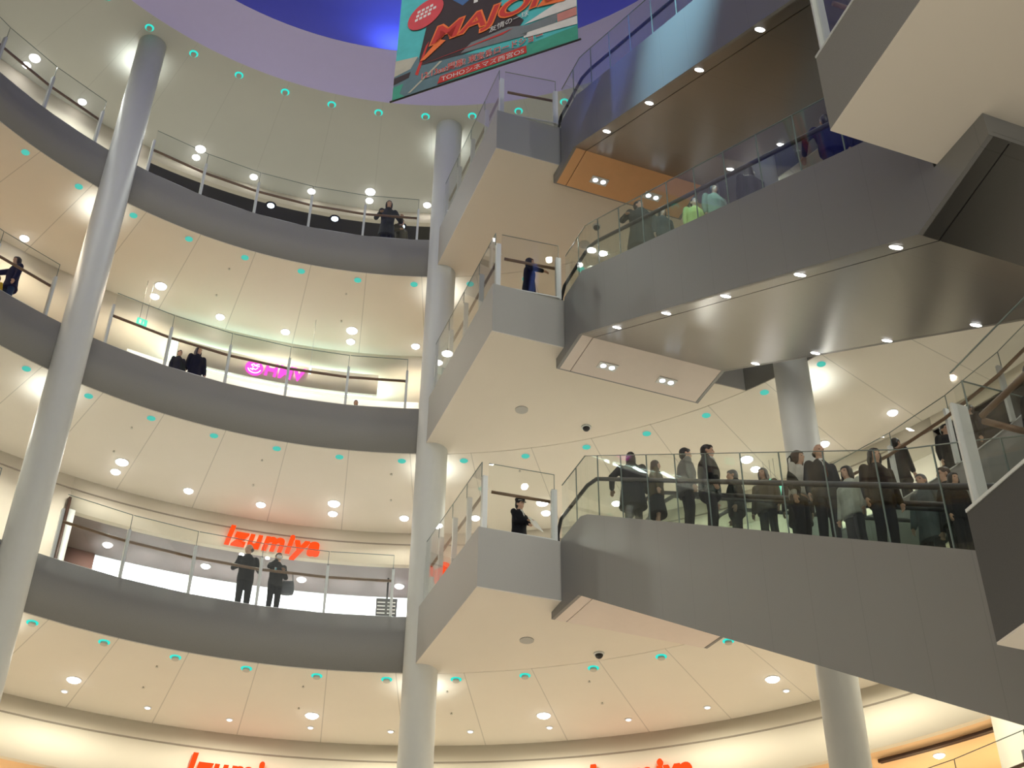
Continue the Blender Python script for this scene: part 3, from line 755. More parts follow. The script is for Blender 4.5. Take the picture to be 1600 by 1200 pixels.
M['exit_print'] = pbr('exit_pictogram', (0.9, 0.95, 0.93), 0.5)
def exit_sign(p, az, wd, hh, label, top):
    an = rad(az); tt = Vector((math.sin(an), -math.cos(an), 0)); nn = -Vector((math.cos(an), math.sin(an), 0)); zz = Vector((0, 0, 1))
    e = empty('exit_sign', p + zz * hh, label, 'sign')
    MB().obox(p - tt * wd / 2, tt * wd, -nn * 0.05, zz * hh).build('face', ['exitgreen'], e)
    m = MB(); m.obox(p + nn * 0.002 - tt * wd * 0.30 + zz * hh * 0.22, tt * wd * 0.22, -nn * 0.002, zz * hh * 0.56)      # doorway
    m.obox(p + nn * 0.002 + tt * wd * 0.10 + zz * hh * 0.25, tt * wd * 0.10, -nn * 0.002, zz * hh * 0.34).obox(p + nn * 0.002 + tt * wd * 0.11 + zz * hh * 0.64, tt * wd * 0.08, -nn * 0.002, zz * hh * 0.16)
    m.build('pictogram', ['exit_print'], e)
    MB().tube([p - tt * wd * 0.3 + zz * hh, p - tt * wd * 0.3 + zz * (top - p.z)], 0.005, 6).build('hanger', ['fascia'], e)
    MB().tube([p + tt * wd * 0.3 + zz * hh, p + tt * wd * 0.3 + zz * (top - p.z)], 0.005, 6).build('hanger', ['fascia'], e)
# exit signs seen under the middle gallery
exit_sign(pol(12.8, 54.96, 15.06), 54.96, 0.24, 0.22, 'small green exit sign behind the lowest escalator glass, the higher of two', B3)
exit_sign(pol(12.8, 53.9, 14.82), 53.9, 0.24, 0.22, 'small green exit sign behind the lowest escalator glass, the lower of two', B3)
exit_sign(pol(12.5, 121.83, 19.42), 121.83, 0.24, 0.2, 'small green exit sign on the middle gallery near the left column', B4)
o = MB().obox(pol(12.3, 103.5, 19.10), (0.055, 0.01, 0), (-0.004, 0.02, 0), (0, 0, 0.24)).build('hanging_tag', ['whitesign']); tag(o, 'narrow white hanging sign right of the pink letters', 'sign')
o2 = MB().tube([pol(12.3, 103.4, 19.34), pol(12.3, 103.4, B4)], 0.006, 6).build('wire', ['white_metal'], o)
# ------------------------------------------------------------------ hanging banner
BA = Vector((-2.1492, 15.6605, 18.0)); BX = Vector((0.9188, -0.3947, 0)); BN = Vector((-0.3947, -0.9188, 0)); BZ = Vector((0, 0, 1)); BW, BH = 3.48, 5.2
ban = empty('hanging_banner', BA + BX * BW / 2 + BZ * BH, 'hanging movie banner with orange MAJOR lettering and a red bottom line, lit below the dome', 'banner')
bcols = {'b_teal': (0.07, 0.42, 0.44), 'b_navy': (0.035, 0.05, 0.10), 'b_dark': (0.035, 0.022, 0.022), 'b_slate': (0.10, 0.17, 0.20), 'b_grey': (0.16, 0.18, 0.19), 'b_green': (0.05, 0.30, 0.21), 'b_red': (0.50, 0.035, 0.025), 'b_red2': (0.55, 0.06, 0.07), 'b_orange': (0.75, 0.16, 0.035), 'b_white': (0.62, 0.60, 0.58), 'b_sand': (0.42, 0.40, 0.33), 'b_blue': (0.05, 0.12, 0.28), 'b_pink': (0.50, 0.20, 0.17)}
for k, c in bcols.items(): M[k] = pbr('print_' + k[2:], c, 0.65, var=0.18, scale=5)
def bp(x, z, l): return BA + BX * x + BZ * z + BN * (0.006 + 0.003 * l)
MB().obox(BA, BX * BW, -BN * 0.01, BZ * BH).build('sheet', ['b_teal'], ban)
rod = MB().tube([BA - BX * 0.05 - BN * 0.005, BA + BX * (BW + 0.05) - BN * 0.005], 0.018, 8).tube([BA - BX * 0.05 + BZ * BH, BA + BX * (BW + 0.05) + BZ * BH], 0.03, 8).build('rod', ['black'], ban)
MB().tube([BA + BX * 0.3 + BZ * BH, BA + BX * 0.3 + BZ * (HC + 2.7 - 18)], 0.008, 6).tube([BA + BX * (BW - 0.3) + BZ * BH, BA + BX * (BW - 0.3) + BZ * (HC + 2.7 - 18)], 0.008, 6).build('cable', ['black'], ban)
art = MB(); AM = list(bcols); 
def bpoly(pts, mat, l): art.add([bp(x, z, l) for x, z in pts], [list(range(len(pts)))], AM.index(mat))
bpoly([(0, 0), (BW, 0), (BW, 0.36), (2.6, 0.26), (1.3, 0.62), (0.5, 0.72), (0.47, 0.95), (0, 1.05)], 'b_slate', 1)
bpoly([(0, 0.62), (0.32, 0.70), (0.45, 0.98), (0, 1.05)], 'b_sand', 2)
bpoly([(0, 0.40), (0.30, 0.47), (0.33, 0.62), (0, 0.58)], 'b_dark', 2)
bpoly([(0, 0), (0.25, 0.0), (0.14, 0.12), (0.2, 0.36), (0, 0.34)], 'b_green', 2)
bpoly([(1.0, 0.015), (BW, 0.0), (BW, 0.36), (2.57, 0.29)], 'b_green', 3)
bpoly([(0.30, 0.05), (0.36, 0.05), (0.95, 0.62), (0.90, 0.64)], 'b_sand', 3)
bpoly([(0.42, 0.5), (0.48, 0.45), (0.66, 1.3), (0.60, 1.2)], 'b_red', 3)
bpoly([(0.55, BH), (0.60, 1.9), (0.48, 0.95), (0.50, 0.70), (1.3, 0.62), (2.3, 0.66), (2.5, 1.0), (2.0, 1.7), (2.3, 2.0), (2.2, BH)], 'b_dark', 2)
bpoly([(0.95, BH), (0.9, 2.5), (1.3, 2.0), (1.7, 2.3), (1.5, BH)], 'b_blue', 3)
bpoly([(1.62, BH), (1.52, 1.95), (1.60, 1.95), (1.72, BH)], 'b_white', 4)
bpoly([(2.2, BH), (2.3, 1.9), (BW, 1.35), (BW, BH)], 'b_blue', 2)
bpoly([(1.3, 0.66), (2.55, 0.55), (2.62, 0.80), (2.2, 0.94), (1.5, 0.86)], 'b_grey', 3)
bpoly([(2.4, 0.62), (3.1, 0.62), (3.12, 0.86), (2.45, 0.80)], 'b_grey', 4)
bpoly([(2.5, 0.5), (BW, 0.40), (BW, 0.62), (2.5, 0.62)], 'b_white', 3)
bpoly([(3.12, 0.62), (BW, 0.64), (BW, 0.86), (3.12, 0.84)], 'b_pink', 4)
bpoly([(2.5, 0.86), (BW, 0.88), (BW, 1.30), (2.9, 1.05)], 'b_white', 3)
bpoly([(0.45, 0.70), (2.1, 0.78), (2.3, 0.86), (1.4, 0.76)], 'b_red', 5)
bpoly([(0.88, 0.03), (2.56, 0.07), (2.55, 0.27), (0.93, 0.21)], 'b_red', 6)
bpoly([(0.55 + 0.36 * math.cos(q), 2.12 + 0.38 * math.sin(q) + 0.1 * math.cos(q)) for q in [2 * PI * i / 28 for i in range(28)]], 'b_red2', 6)
art.build('printed_picture', AM, ban)
def btext(s, x, z, w, h, mat, l, name='lettering', shear=0.0, offset=0.0, rise=0.0):
    me = text_mesh(s, offset=offset, extrude=0.0, shear=shear)
    if not me.vertices: return
    xs = [v.co.x for v in me.vertices]; ys = [v.co.y for v in me.vertices]; x0, x1, y0, y1 = min(xs), max(xs), min(ys), max(ys)
    for v in me.vertices:
        fx = (v.co.x - x0) / (x1 - x0); fy = (v.co.y - y0) / (y1 - y0)
        v.co = bp(x + fx * w, z + fy * h + rise * fx, l)
    me.materials.clear(); me.materials.append(M[mat])
    o = bpy.data.objects.new(name, me); COL.objects.link(o); o.parent = ban; o.matrix_parent_inverse = Matrix.Identity(4); o.matrix_basis = Matrix.Translation(-ban.location)
    return o
btext('MAJOR', 0.66, 0.98, 2.45, 0.66, 'b_orange', 7, shear=0.25, offset=0.055, rise=0.10)
btext('MAJOR', 0.70, 1.02, 2.36, 0.58, 'b_red', 8, shear=0.25, offset=0.012, rise=0.10)
bpoly2 = MB(); AMo = ['b_orange']
bpoly2.add([bp(x, z, 7) for x, z in [(0.50, 0.80), (0.60, 0.80), (1.0, 1.15), (0.85, 1.25)]], [[0, 1, 2, 3]])
bpoly2.add([bp(x, z, 7) for x, z in [(2.75, 1.20), (3.25, 1.12), (3.35, 1.18), (2.95, 1.45)]], [[0, 1, 2, 3]])
bpoly2.build('letter_swash', AMo, ban)
btext('12.13sat開幕! 東宝系ロードショー', 0.56, 0.27, 2.3, 0.21, 'b_white', 7, offset=0.035, rise=0.04)
btext('12.13sat開幕! 東宝系ロードショー', 0.565, 0.275, 2.29, 0.20, 'b_red', 8, offset=0.006, rise=0.04)
btext('TOHOシネマズ西宮OS', 0.96, 0.055, 1.55, 0.14, 'b_white', 7, rise=0.03)
rows = MB()
for j in range(3):
    for i in range(4 + j % 2):
        x = 0.34 + i * 0.085 + 0.02 * j; z = 1.98 + j * 0.11 + 0.02 * i
        rows.add([bp(x, z, 7), bp(x + 0.06, z + 0.015, 7), bp(x + 0.06, z + 0.085, 7), bp(x, z + 0.07, 7)], [[0, 1, 2, 3]])
rows.build('small_print', ['b_white'], ban)
btext('友情の一球', 1.85, 0.93, 0.75, 0.16, 'b_white', 9, rise=0.12)

# ------------------------------------------------------------------ people
M['skin'] = pbr('skin', (0.52, 0.32, 0.22), 0.5, var=0.04)
M['hair'] = pbr('black_hair', (0.018, 0.014, 0.012), 0.45, var=0.3, scale=30)
M['hair_grey'] = pbr('grey_hair', (0.16, 0.155, 0.15), 0.5, var=0.3, scale=30)
M['hair_brown'] = pbr('brown_hair', (0.05, 0.026, 0.015), 0.45, var=0.3, scale=30)
CLOTH = {}
def cloth(name, col):
    if name not in CLOTH: CLOTH[name] = pbr(name, col, 0.85, var=0.2, scale=14, spec=0.15, bump=0.15, bscale=25)
    return CLOTH[name]
def remeshed(name, mb, mat, vox, parent, smooth=2):
    me = mb.mesh(name, [mat]); o = bpy.data.objects.new(name, me); COL.objects.link(o)
    r = o.modifiers.new('r', 'REMESH'); r.mode = 'VOXEL'; r.voxel_size = vox; r.use_smooth_shade = True
    if smooth:
        s_ = o.modifiers.new('s', 'SMOOTH'); s_.iterations = smooth; s_.factor = 0.5
    dg = bpy.context.evaluated_depsgraph_get()
    nm = bpy.data.meshes.new_from_object(o.evaluated_get(dg)); o.modifiers.clear(); o.data = nm
    bpy.data.meshes.remove(me); nm.name = name
    nm.materials.clear(); nm.materials.append(mat)
    o.parent = parent; o.matrix_parent_inverse = Matrix.Identity(4)
    return o
def loft(mb, rings):
    """rings of (centre, rx, ry) stacked mostly upwards; closed ellipses"""
    n = 14; o = len(mb.v)
    for c, rx, ry in rings:
        for k in range(n):
            q = 2 * PI * k / n; mb.v.append(Vector(c) + Vector((rx * math.cos(q), ry * math.sin(q), 0)))
    for i in range(len(rings) - 1):
        for k in range(n):
            mb.f.append([o + i * n + k, o + i * n + (k + 1) % n, o + (i + 1) * n + (k + 1) % n, o + (i + 1) * n + k]); mb.m.append(0); mb.sm.append(True)
    mb.f.append([o + k for k in range(n)][::-1]); mb.f.append([o + (len(rings) - 1) * n + k for k in range(n)]); mb.m += [0, 0]; mb.sm += [False, False]
def limb(mb, pts, rs, n=10):
    mb.tube(pts, rs, n)
    for p, r in zip(pts, rs): mb.ell(p, (r * 0.995,) * 3, 10, 7)
def ik(S, T, a, b, pole):
    S, T = Vector(S), Vector(T); d = T - S; L = d.length
    if L > (a + b) * 0.995: T = S + d * ((a + b) * 0.995 / L); d = T - S; L = d.length
    x = (a * a - b * b + L * L) / (2 * L); h = math.sqrt(max(0, a * a - x * x))
    e = d.normalized(); p = Vector(pole); p = (p - e * p.dot(e)).normalized()
    return S + e * x + p * h, T
PEOPLE = 0
def person(loc, face, label, height=1.68, hair='hair', style='short', top=('black_coat', (0.012, 0.012, 0.014)), kind='coat', bottom=('dark_trousers', (0.015, 0.016, 0.02)),
           rh=None, lh=None, turn=0.0, nod=0.0, lean=0.0, stance=0.0, skirt=None, bulk=1.0, collar=None, shirt=None, tie=None, cap=False, group=None):
    """loc: feet; face: world heading the body looks along (Vector); hands in the person's own axes (x right, y ahead, z up), for a 1.70 m body"""
    root = bpy.data.objects.new('person', None); COL.objects.link(root); tag(root, label, 'person', group)
    f = Vector((face[0], face[1], 0)).normalized(); yaw = math.atan2(-f.x, f.y)
    k = height / 1.70 / SCALE
    root.matrix_basis = Matrix.Translation(loc) @ Matrix.Rotation(yaw, 4, 'Z') @ Matrix.Scale(k, 4)
    def ln(p):     # lean the upper body forward about the hips
        p = Vector(p)
        if p.z > 0.95 and lean:
            q = Matrix.Rotation(-lean, 3, 'X') @ (p - Vector((0, 0, 0.95))); return q + Vector((0, 0, 0.95))
        return p
    hp = ln((0, 0.015, 1.46)); HM = Matrix.Rotation(turn, 3, 'Z') @ Matrix.Rotation(-nod, 3, 'X')
    def H(p): return hp + HM @ Vector(p)          # head space, origin at the neck joint
    rh = rh or (0.27, 0.06, 0.80); lh = lh or (-0.27, 0.06, 0.80)
    body = MB()
    # trunk
    tr = [((0, 0, 0.80), 0.10, 0.085), ((0, 0, 0.90), 0.155, 0.115), ((0, 0, 1.02), 0.14, 0.10), ((0, 0.01, 1.15), 0.145, 0.105), ((0, 0.01, 1.28), 0.165, 0.115), ((0, 0, 1.38), 0.165, 0.095), ((0, 0, 1.43), 0.10, 0.07)]
    loft(body, [(ln(c), rx * bulk, ry * bulk) for c, rx, ry in tr])
    limb(body, [ln((0, 0, 1.40)), hp + HM @ Vector((0, 0.01, 0.07))], [0.062, 0.055])
    # head: skull, face, jaw, nose, ears, lips
    R3 = HM
    body.ell(H((0, 0.005, 0.175)), (0.074, 0.093, 0.098), 16, 12, rot=R3)
    body.ell(H((0, 0.035, 0.115)), (0.058, 0.065, 0.075), 14, 10, rot=R3)
    body.ell(H((0, 0.058, 0.072)), (0.036, 0.036, 0.028), 12, 8, rot=R3)
    body.ell(H((0, 0.102, 0.135)), (0.012, 0.018, 0.024), 8, 6, rot=R3); body.ell(H((0, 0.092, 0.155)), (0.009, 0.012, 0.028), 8, 6, rot=R3)
    body.ell(H((0, 0.093, 0.094)), (0.022, 0.011, 0.010), 8, 6, rot=R3)
    for sx in (-1, 1):
        body.ell(H((0.076 * sx, -0.002, 0.14)), (0.012, 0.020, 0.032), 8, 6, rot=R3)
        body.ell(H((0.032 * sx, 0.082, 0.172)), (0.024, 0.012, 0.009), 8, 6, rot=R3)      # brow
    arms = []
    for sx, T in ((1, rh), (-1, lh)):
        S = ln((0.175 * sx * bulk, 0, 1.375)); 
        E_, T2 = ik(S, T, 0.285, 0.255, (0.55 * sx, -0.8, -0.45))
        limb(body, [S, E_, T2], [0.048, 0.040, 0.029])
        arms.append((sx, S, E_, T2))
        # hand: palm, four bent fingers, thumb
        d = (T2 - E_).normalized(); side = Vector((0, 0, 1)).cross(d)
        if side.length < 0.2: side = Vector((0, 1, 0)) if abs(d.z) > 0.9 else Vector((1, 0, 0))
        side = (side - d * side.dot(d)).normalized(); nrm = d.cross(side).normalized()
        if nrm.z > 0: nrm = -nrm; 
        if abs(d.z) > 0.8: nrm = Vector((-sx, 0.25, 0)); nrm = (nrm - d * nrm.dot(d)).normalized(); side = nrm.cross(d)
        rot = Matrix((side, d, nrm)).transposed()
        body.ell(T2 + d * 0.052, (0.040, 0.052, 0.016), 10, 8, rot=rot)
        for i, (o_, ln_) in enumerate(((-0.03, 0.062), (-0.010, 0.074), (0.010, 0.070), (0.029, 0.055))):
            b0 = T2 + d * 0.088 + side * o_
            b1 = b0 + d * ln_ * 0.5 + nrm * 0.008; b2 = b1 + d * ln_ * 0.36 + nrm * ln_ * 0.30
            limb(body, [b0 - d * 0.02, b1, b2], [0.0098, 0.0094, 0.0085], 8)
        ts = side * (1 if side.dot(Vector((0, 1, 0))) > 0 else -1)
        limb(body, [T2 + d * 0.03 + ts * 0.025, T2 + d * 0.065 + ts * 0.052 + nrm * 0.008, T2 + d * 0.09 + ts * 0.055 + nrm * 0.02], [0.012, 0.0105, 0.0095], 8)
    legs = []
    for sx in (-1, 1):
        fy = stance * sx
        hpj = Vector((0.085 * sx, 0, 0.90)); an = Vector((0.10 * sx, fy - 0.02, 0.085)); kn = (hpj + an) / 2 + Vector((0, 0.03 + abs(fy) * 0.15, 0))
        limb(body, [hpj, kn, an], [0.082, 0.055, 0.038])
        limb(body, [an + Vector((0, -0.03, -0.04)), an + Vector((0, 0.13, -0.055))], [0.036, 0.026])
        legs.append((sx, hpj, kn, an))
    remeshed('body', body, M['skin'], 0.0105, root, 2)
    # eyes and mouth
    ey = MB()
    for sx in (-1, 1): ey.ell(H((0.031 * sx, 0.0865, 0.152)), (0.014, 0.007, 0.006), 8, 6, rot=R3)
    e_ = ey.build('eyes', ['hair'], None); e_.parent = root; e_.matrix_parent_inverse = Matrix.Identity(4)
    # clothes
    tn, tc_ = top; tm = cloth(tn, tc_)
    g = MB(); gb = bulk * 1.0
    if kind == 'coat':
        hem = 0.52 if skirt is None else skirt
        rings = [((0, 0, hem), 0.235, 0.185), ((0, 0, 0.80), 0.20, 0.165), ((0, 0, 1.02), 0.175, 0.14), ((0, 0.01, 1.22), 0.19, 0.15), ((0, 0.0, 1.36), 0.185, 0.125), ((0, 0, 1.44), 0.10, 0.09), ((0, 0, 1.48), 0.08, 0.078)]
    elif kind == 'jacket':
        rings = [((0, 0, 0.78), 0.185, 0.145), ((0, 0, 0.90), 0.19, 0.15), ((0, 0, 1.05), 0.175, 0.14), ((0, 0.01, 1.22), 0.19, 0.15), ((0, 0.0, 1.36), 0.185, 0.125), ((0, 0, 1.44), 0.10, 0.09), ((0, 0, 1.475), 0.08, 0.078)]
    else:
        rings = [((0, 0, 0.92), 0.168, 0.128), ((0, 0, 1.05), 0.158, 0.122), ((0, 0.01, 1.22), 0.178, 0.135), ((0, 0.0, 1.36), 0.178, 0.112), ((0, 0, 1.43), 0.10, 0.085), ((0, 0, 1.465), 0.075, 0.072)]
    loft(g, [(ln(c), rx * gb, ry * gb) for c, rx, ry in rings])
    sr = 1.15 if kind == 'coat' else (1.0 if kind == 'jacket' else 0.92)
    for sx, S, E_, T2 in arms:
        limb(g, [S, E_, E_ + (T2 - E_) * 0.93], [0.072 * sr, 0.060 * sr, 0.045 * sr])
    remeshed(kind if kind != 'shirt' else 'shirt', g, tm, 0.015, root, 3)
    bn, bc = bottom; g = MB()
    if bn.endswith('skirt'):
        loft(g, [((0, 0, 0.36), 0.24, 0.21), ((0, 0, 0.60), 0.21, 0.175), ((0, 0, 0.98), 0.165, 0.125)])
        remeshed('skirt', g, cloth(bn, bc), 0.016, root, 2)
    else:
        loft(g, [((0, 0, 0.80), 0.165, 0.125), ((0, 0, 0.98), 0.163, 0.125)])
        for sx, a, b, c in legs: limb(g, [a + Vector((0, 0, 0.02)), b, c + Vector((0, 0, 0.0))], [0.098, 0.078, 0.064])
        remeshed('trousers', g, cloth(bn, bc), 0.015, root, 2)
    g = MB()
    for sx, a, b, c in legs:
        g.ell((c.x, c.y + 0.055, 0.04), (0.050, 0.135, 0.045), 12, 8); g.ell((c.x, c.y - 0.03, 0.06), (0.045, 0.055, 0.06), 10, 8)
    remeshed('shoes', g, M['black'], 0.013, root, 1)
    # hair
    if style != 'bald':
        g = MB()
        g.ell(H((0, -0.010, 0.192)), (0.087, 0.100, 0.094), 16, 10, rot=R3)
        g.ell(H((0, -0.042, 0.150)), (0.080, 0.068, 0.10), 14, 10, rot=R3)
        if style == 'bob':
            g.ell(H((0, -0.05, 0.10)), (0.092, 0.062, 0.12), 14, 10, rot=R3)
            for sx in (-1, 1): g.ell(H((0.075 * sx, 0.005, 0.12)), (0.024, 0.055, 0.11), 10, 8, rot=R3)
            g.ell(H((0, 0.062, 0.215)), (0.062, 0.040, 0.030), 12, 8, rot=R3)
        if style == 'long':
            g.ell(H((0, -0.06, 0.05)), (0.10, 0.060, 0.20), 14, 10, rot=R3)
            for sx in (-1, 1): g.ell(H((0.080 * sx, -0.005, 0.07)), (0.026, 0.05, 0.15), 10, 8, rot=R3)
        if style == 'short': g.ell(H((0, 0.055, 0.232)), (0.060, 0.042, 0.030), 12, 8, rot=R3)
        remeshed('hair', g, M[hair], 0.012, root, 1)
    else:
        g = MB(); g.ell(H((0, -0.045, 0.145)), (0.079, 0.060, 0.055), 14, 10, rot=R3); remeshed('hair', g, M[hair], 0.011, root, 1)
    if shirt:
        g = MB(); loft(g, [(ln((0, 0.085 * bulk, 1.18)), 0.02, 0.065), (ln((0, 0.082 * bulk, 1.32)), 0.045, 0.06), (ln((0, 0.03, 1.43)), 0.07, 0.075), (ln((0, 0.012, 1.475)), 0.066, 0.066)])
        remeshed('shirt_front', g, cloth(*shirt), 0.012, root, 1)
    if tie:
        g = MB(); loft(g, [(ln((0, 0.150 * bulk, 1.08)), 0.012, 0.008), (ln((0, 0.155 * bulk, 1.14)), 0.03, 0.010), (ln((0, 0.140 * bulk, 1.36)), 0.016, 0.012), (ln((0, 0.105, 1.42)), 0.022, 0.016)])
        remeshed('tie', g, cloth(*tie), 0.008, root, 1)
    if collar:
        g = MB(); g.tube([ln((0.085 * math.cos(q), 0.012 + 0.085 * math.sin(q), 1.455 - 0.02 * math.sin(q))) for q in [2 * PI * i / 18 for i in range(19)]], 0.036, 8)
        remeshed('scarf', g, cloth(*collar), 0.012, root, 1)
    if cap:
        g = MB()
        g.tube([H((0, 0.0, 0.195)), H((0, 0.0, 0.235))], [0.094, 0.097], 20); g.tube([H((0, 0.0, 0.23)), H((0, 0.008, 0.275)), H((0, 0.008, 0.29))], [0.097, 0.112, 0.09], 20)
        c_ = g.build('cap', [cloth('black_cap', (0.012, 0.012, 0.016))]); c_.parent = root; c_.matrix_parent_inverse = Matrix.Identity(4)
        g = MB(); g.ell(H((0, 0.10, 0.196)), (0.078, 0.060, 0.008), 16, 6, rot=HM @ Matrix.Rotation(-0.35, 3, 'X'))
        p_ = g.build('peak', ['black'], None); p_.parent = c_; p_.matrix_parent_inverse = Matrix.Identity(4)
        g = MB(); g.tube([H((0.0985 * math.cos(q), 0.0985 * math.sin(q), 0.217)) for q in [rad(20 + i * 10) for i in range(15)]], 0.006, 6)
        p_ = g.build('cap_band', ['trim'], None); p_.parent = c_; p_.matrix_parent_inverse = Matrix.Identity(4)
    return root
def pt(root, p): return root.matrix_basis @ Vector(p)
def face_cam(loc, a=0):
    v = Vector((-loc[0], -loc[1], 0)).normalized(); return Matrix.Rotation(rad(a), 3, 'Z') @ v
BLK = ('black_coat', (0.012, 0.012, 0.014)); NAVY = ('navy_coat', (0.012, 0.014, 0.045)); CHAR = ('charcoal_coat', (0.03, 0.03, 0.032)); OLIVE = ('olive_jacket', (0.11, 0.085, 0.045)); GREYT = ('grey_sweater', (0.17, 0.165, 0.16))
PALE = ('pale_shirt', (0.52, 0.50, 0.45)); WHITE = ('white_shirt', (0.60, 0.60, 0.58)); TAN = ('tan_jacket', (0.22, 0.19, 0.14)); LIME = ('yellow_green_jacket', (0.36, 0.40, 0.12)); SAGE = ('sage_jacket', (0.20, 0.26, 0.19))
# --- on the lower gallery
def gal(az, r, z): return pol(r, az, z)
p = gal(107.7, 10.84, H2)
person(p, (pol(0, 0, 0) - p), 'bald man in a black suit at the lower gallery rail below the orange sign', 1.70, 'hair_grey', 'bald', BLK, 'jacket', rh=(0.22, 0.20, 1.05), lh=(-0.20, 0.22, 1.05), turn=-1.3)
p = gal(104.6, 10.72, H2)
q = person(p, face_cam(p, 15), 'person with a blue chest badge raising a camera on the lower gallery', 1.52, 'hair', 'short', CHAR, 'jacket', rh=(0.10, 0.30, 1.38), lh=(-0.12, 0.22, 1.16))
g = MB().obox((0.0, 0.14, 1.12), (0.10, 0, 0), (0, 0.006, 0), (0, 0, 0.13)).build('badge', ['trim'], q, local=True)
M['badge_blue'] = pbr('badge_print', (0.10, 0.45, 0.55), 0.5)
MB().obox((0.012, 0.147, 1.135), (0.076, 0, 0), (0, 0.003, 0), (0, 0, 0.10)).build('badge_print', ['badge_blue'], g, local=True)
o = MB().obox((-0.05, -0.015, -0.03), (0.10, 0, 0), (0, 0.03, 0), (0, 0, 0.06)).cyl((0.0, 0.015, 0), 0.02, 0.02, 16, axis=(0, 1, 0)).build('compact_camera', ['trim'])
o.matrix_basis = Matrix.Translation(pt(q, (0.085, 0.40, 1.415))) @ q.matrix_basis.to_3x3().normalized().to_4x4(); tag(o, 'small silver camera raised in the hand of the person with the blue badge', 'camera')
def bag(loc, size, col, label, yaw=0, strap=None, name='shoulder_bag', parent_rot=None):
    e = bpy.data.objects.new(name, None); COL.objects.link(e); e.matrix_basis = Matrix.Translation(loc) @ Matrix.Rotation(yaw, 4, 'Z') @ Matrix.Scale(1 / SCALE, 4)
    tag(e, label, 'bag')
    g = MB(); sx, sy, sz = size
    loft(g, [((0, 0, -sz / 2), sx * 0.46, sy * 0.45), ((0, 0, -sz / 4), sx * 0.52, sy * 0.55), ((0, 0, sz / 5), sx * 0.48, sy * 0.45), ((0, 0, sz / 2), sx * 0.42, sy * 0.16)])
    remeshed('bag_body', g, col, 0.013, e, 2)
    hw = sx * 0.36; hh = strap or 0.2
    MB().tube([(-hw, 0, sz * 0.42), (-hw * 0.8, 0, sz * 0.42 + hh * 0.7), (0, 0, sz * 0.42 + hh), (hw * 0.8, 0, sz * 0.42 + hh * 0.7), (hw, 0, sz * 0.42)], 0.011, 6).build('strap', [col], e, local=True)
    return e
bag(pt(q, (-0.33, -0.02, 0.86)), (0.30, 0.13, 0.34), cloth('grey_bag', (0.16, 0.17, 0.19)), 'large grey shoulder bag hanging beside the person with the blue badge', strap=0.26)
# --- lower landing guard
K = LAND[2][0]; df = LAND[2][1]; dl = LAND[2][2]
p = K + df * 1.26 + dl * 1.30; p.z = H2
q = person(p, face_cam(p, 48), 'security guard in a peaked cap and dark uniform standing on the lower escalator landing', 1.70, 'hair', 'short', ('guard_uniform', (0.010, 0.010, 0.014)), 'jacket', rh=(0.06, 0.27, 1.10), lh=(0.05, 0.34, 0.98), cap=True, shirt=('white_shirt', (0.60, 0.60, 0.58)))
o = MB().obox((-0.13, 0, -0.17), (0.24, 0, 0), (0, 0.006, 0.02), (0.03, 0, 0.30)).build('clipboard', ['trim']); o.matrix_basis = Matrix.Translation(pt(q, (-0.02, 0.44, 0.98))) @ q.matrix_basis.to_3x3().normalized().to_4x4() @ Matrix.Rotation(0.5, 4, 'X')
tag(o, 'pale papers held by the security guard in the peaked cap', 'papers')
# --- middle gallery
p = gal(116.4, 11.25, H3); person(p, (pol(0, 0, 0) - p) + Vector((1, 0, 0)), 'adult in a dark coat beside a child on the middle gallery', 1.55, 'hair', 'long', BLK, 'coat', turn=0.5)
p = gal(118.5, 11.15, H3); person(p, (pol(0, 0, 0) - p), 'child in dark clothes beside an adult on the middle gallery', 1.20, 'hair', 'short', CHAR, 'jacket')
p = gal(98.0, 11.6, H3); person(p, pol(0, 0, 0) - p, 'dark-haired head just above the middle gallery edge, right of the pink sign', 1.12, 'hair', 'short', CHAR, 'jacket')
p = gal(138.5, 10.95, H3); q = person(p, face_cam(p, -60), 'person in navy stretching one arm out, middle gallery, left edge', 1.62, 'hair', 'bob', ('navy_jacket', (0.018, 0.018, 0.045)), 'coat', bottom=('dark_jeans', (0.03, 0.05, 0.09)), skirt=0.72, rh=(0.40, 0.45, 1.26), lh=(-0.26, 0.1, 0.85))
p2 = gal(139.9, 10.95, H3); person(p2, face_cam(p2, 0), 'small child in a yellow top at the left edge, below the outstretched arm', 0.86, 'hair_brown', 'bob', ('yellow_top', (0.65, 0.42, 0.02)), 'jacket')
# --- middle landing
K, df, dl = LAND[3][:3]
p = K + df * 0.98 + dl * 0.62; p.z = H3
person(p, df * 1.0 - dl * 0.4, 'person in a long black coat on the middle escalator landing', 1.62, 'hair', 'bob', ('black_long_coat', (0.006, 0.006, 0.008)), 'coat', skirt=0.34, rh=(0.30, 0.34, 1.06), lh=(-0.24, 0.12, 0.84), bottom=('black_trousers', (0.006, 0.006, 0.008)))
# --- top gallery
p = gal(96.2, 10.84, H4); person(p, face_cam(p, 5), 'person in grey leaning on the top gallery rail beside the middle column', 1.78, 'hair', 'bob', ('grey_wool_coat', (0.05, 0.052, 0.05)), 'coat', rh=(0.22, 0.26, 1.10), lh=(-0.34, 0.22, 1.12), lean=0.12)
p = gal(94.5, 11.25, H4); person(p, face_cam(p, 40), 'person in a khaki coat close behind the leaning person on the top gallery', 1.60, 'hair_brown', 'short', ('khaki_coat', (0.10, 0.09, 0.06)), 'coat', rh=(0.24, 0.24, 1.06))
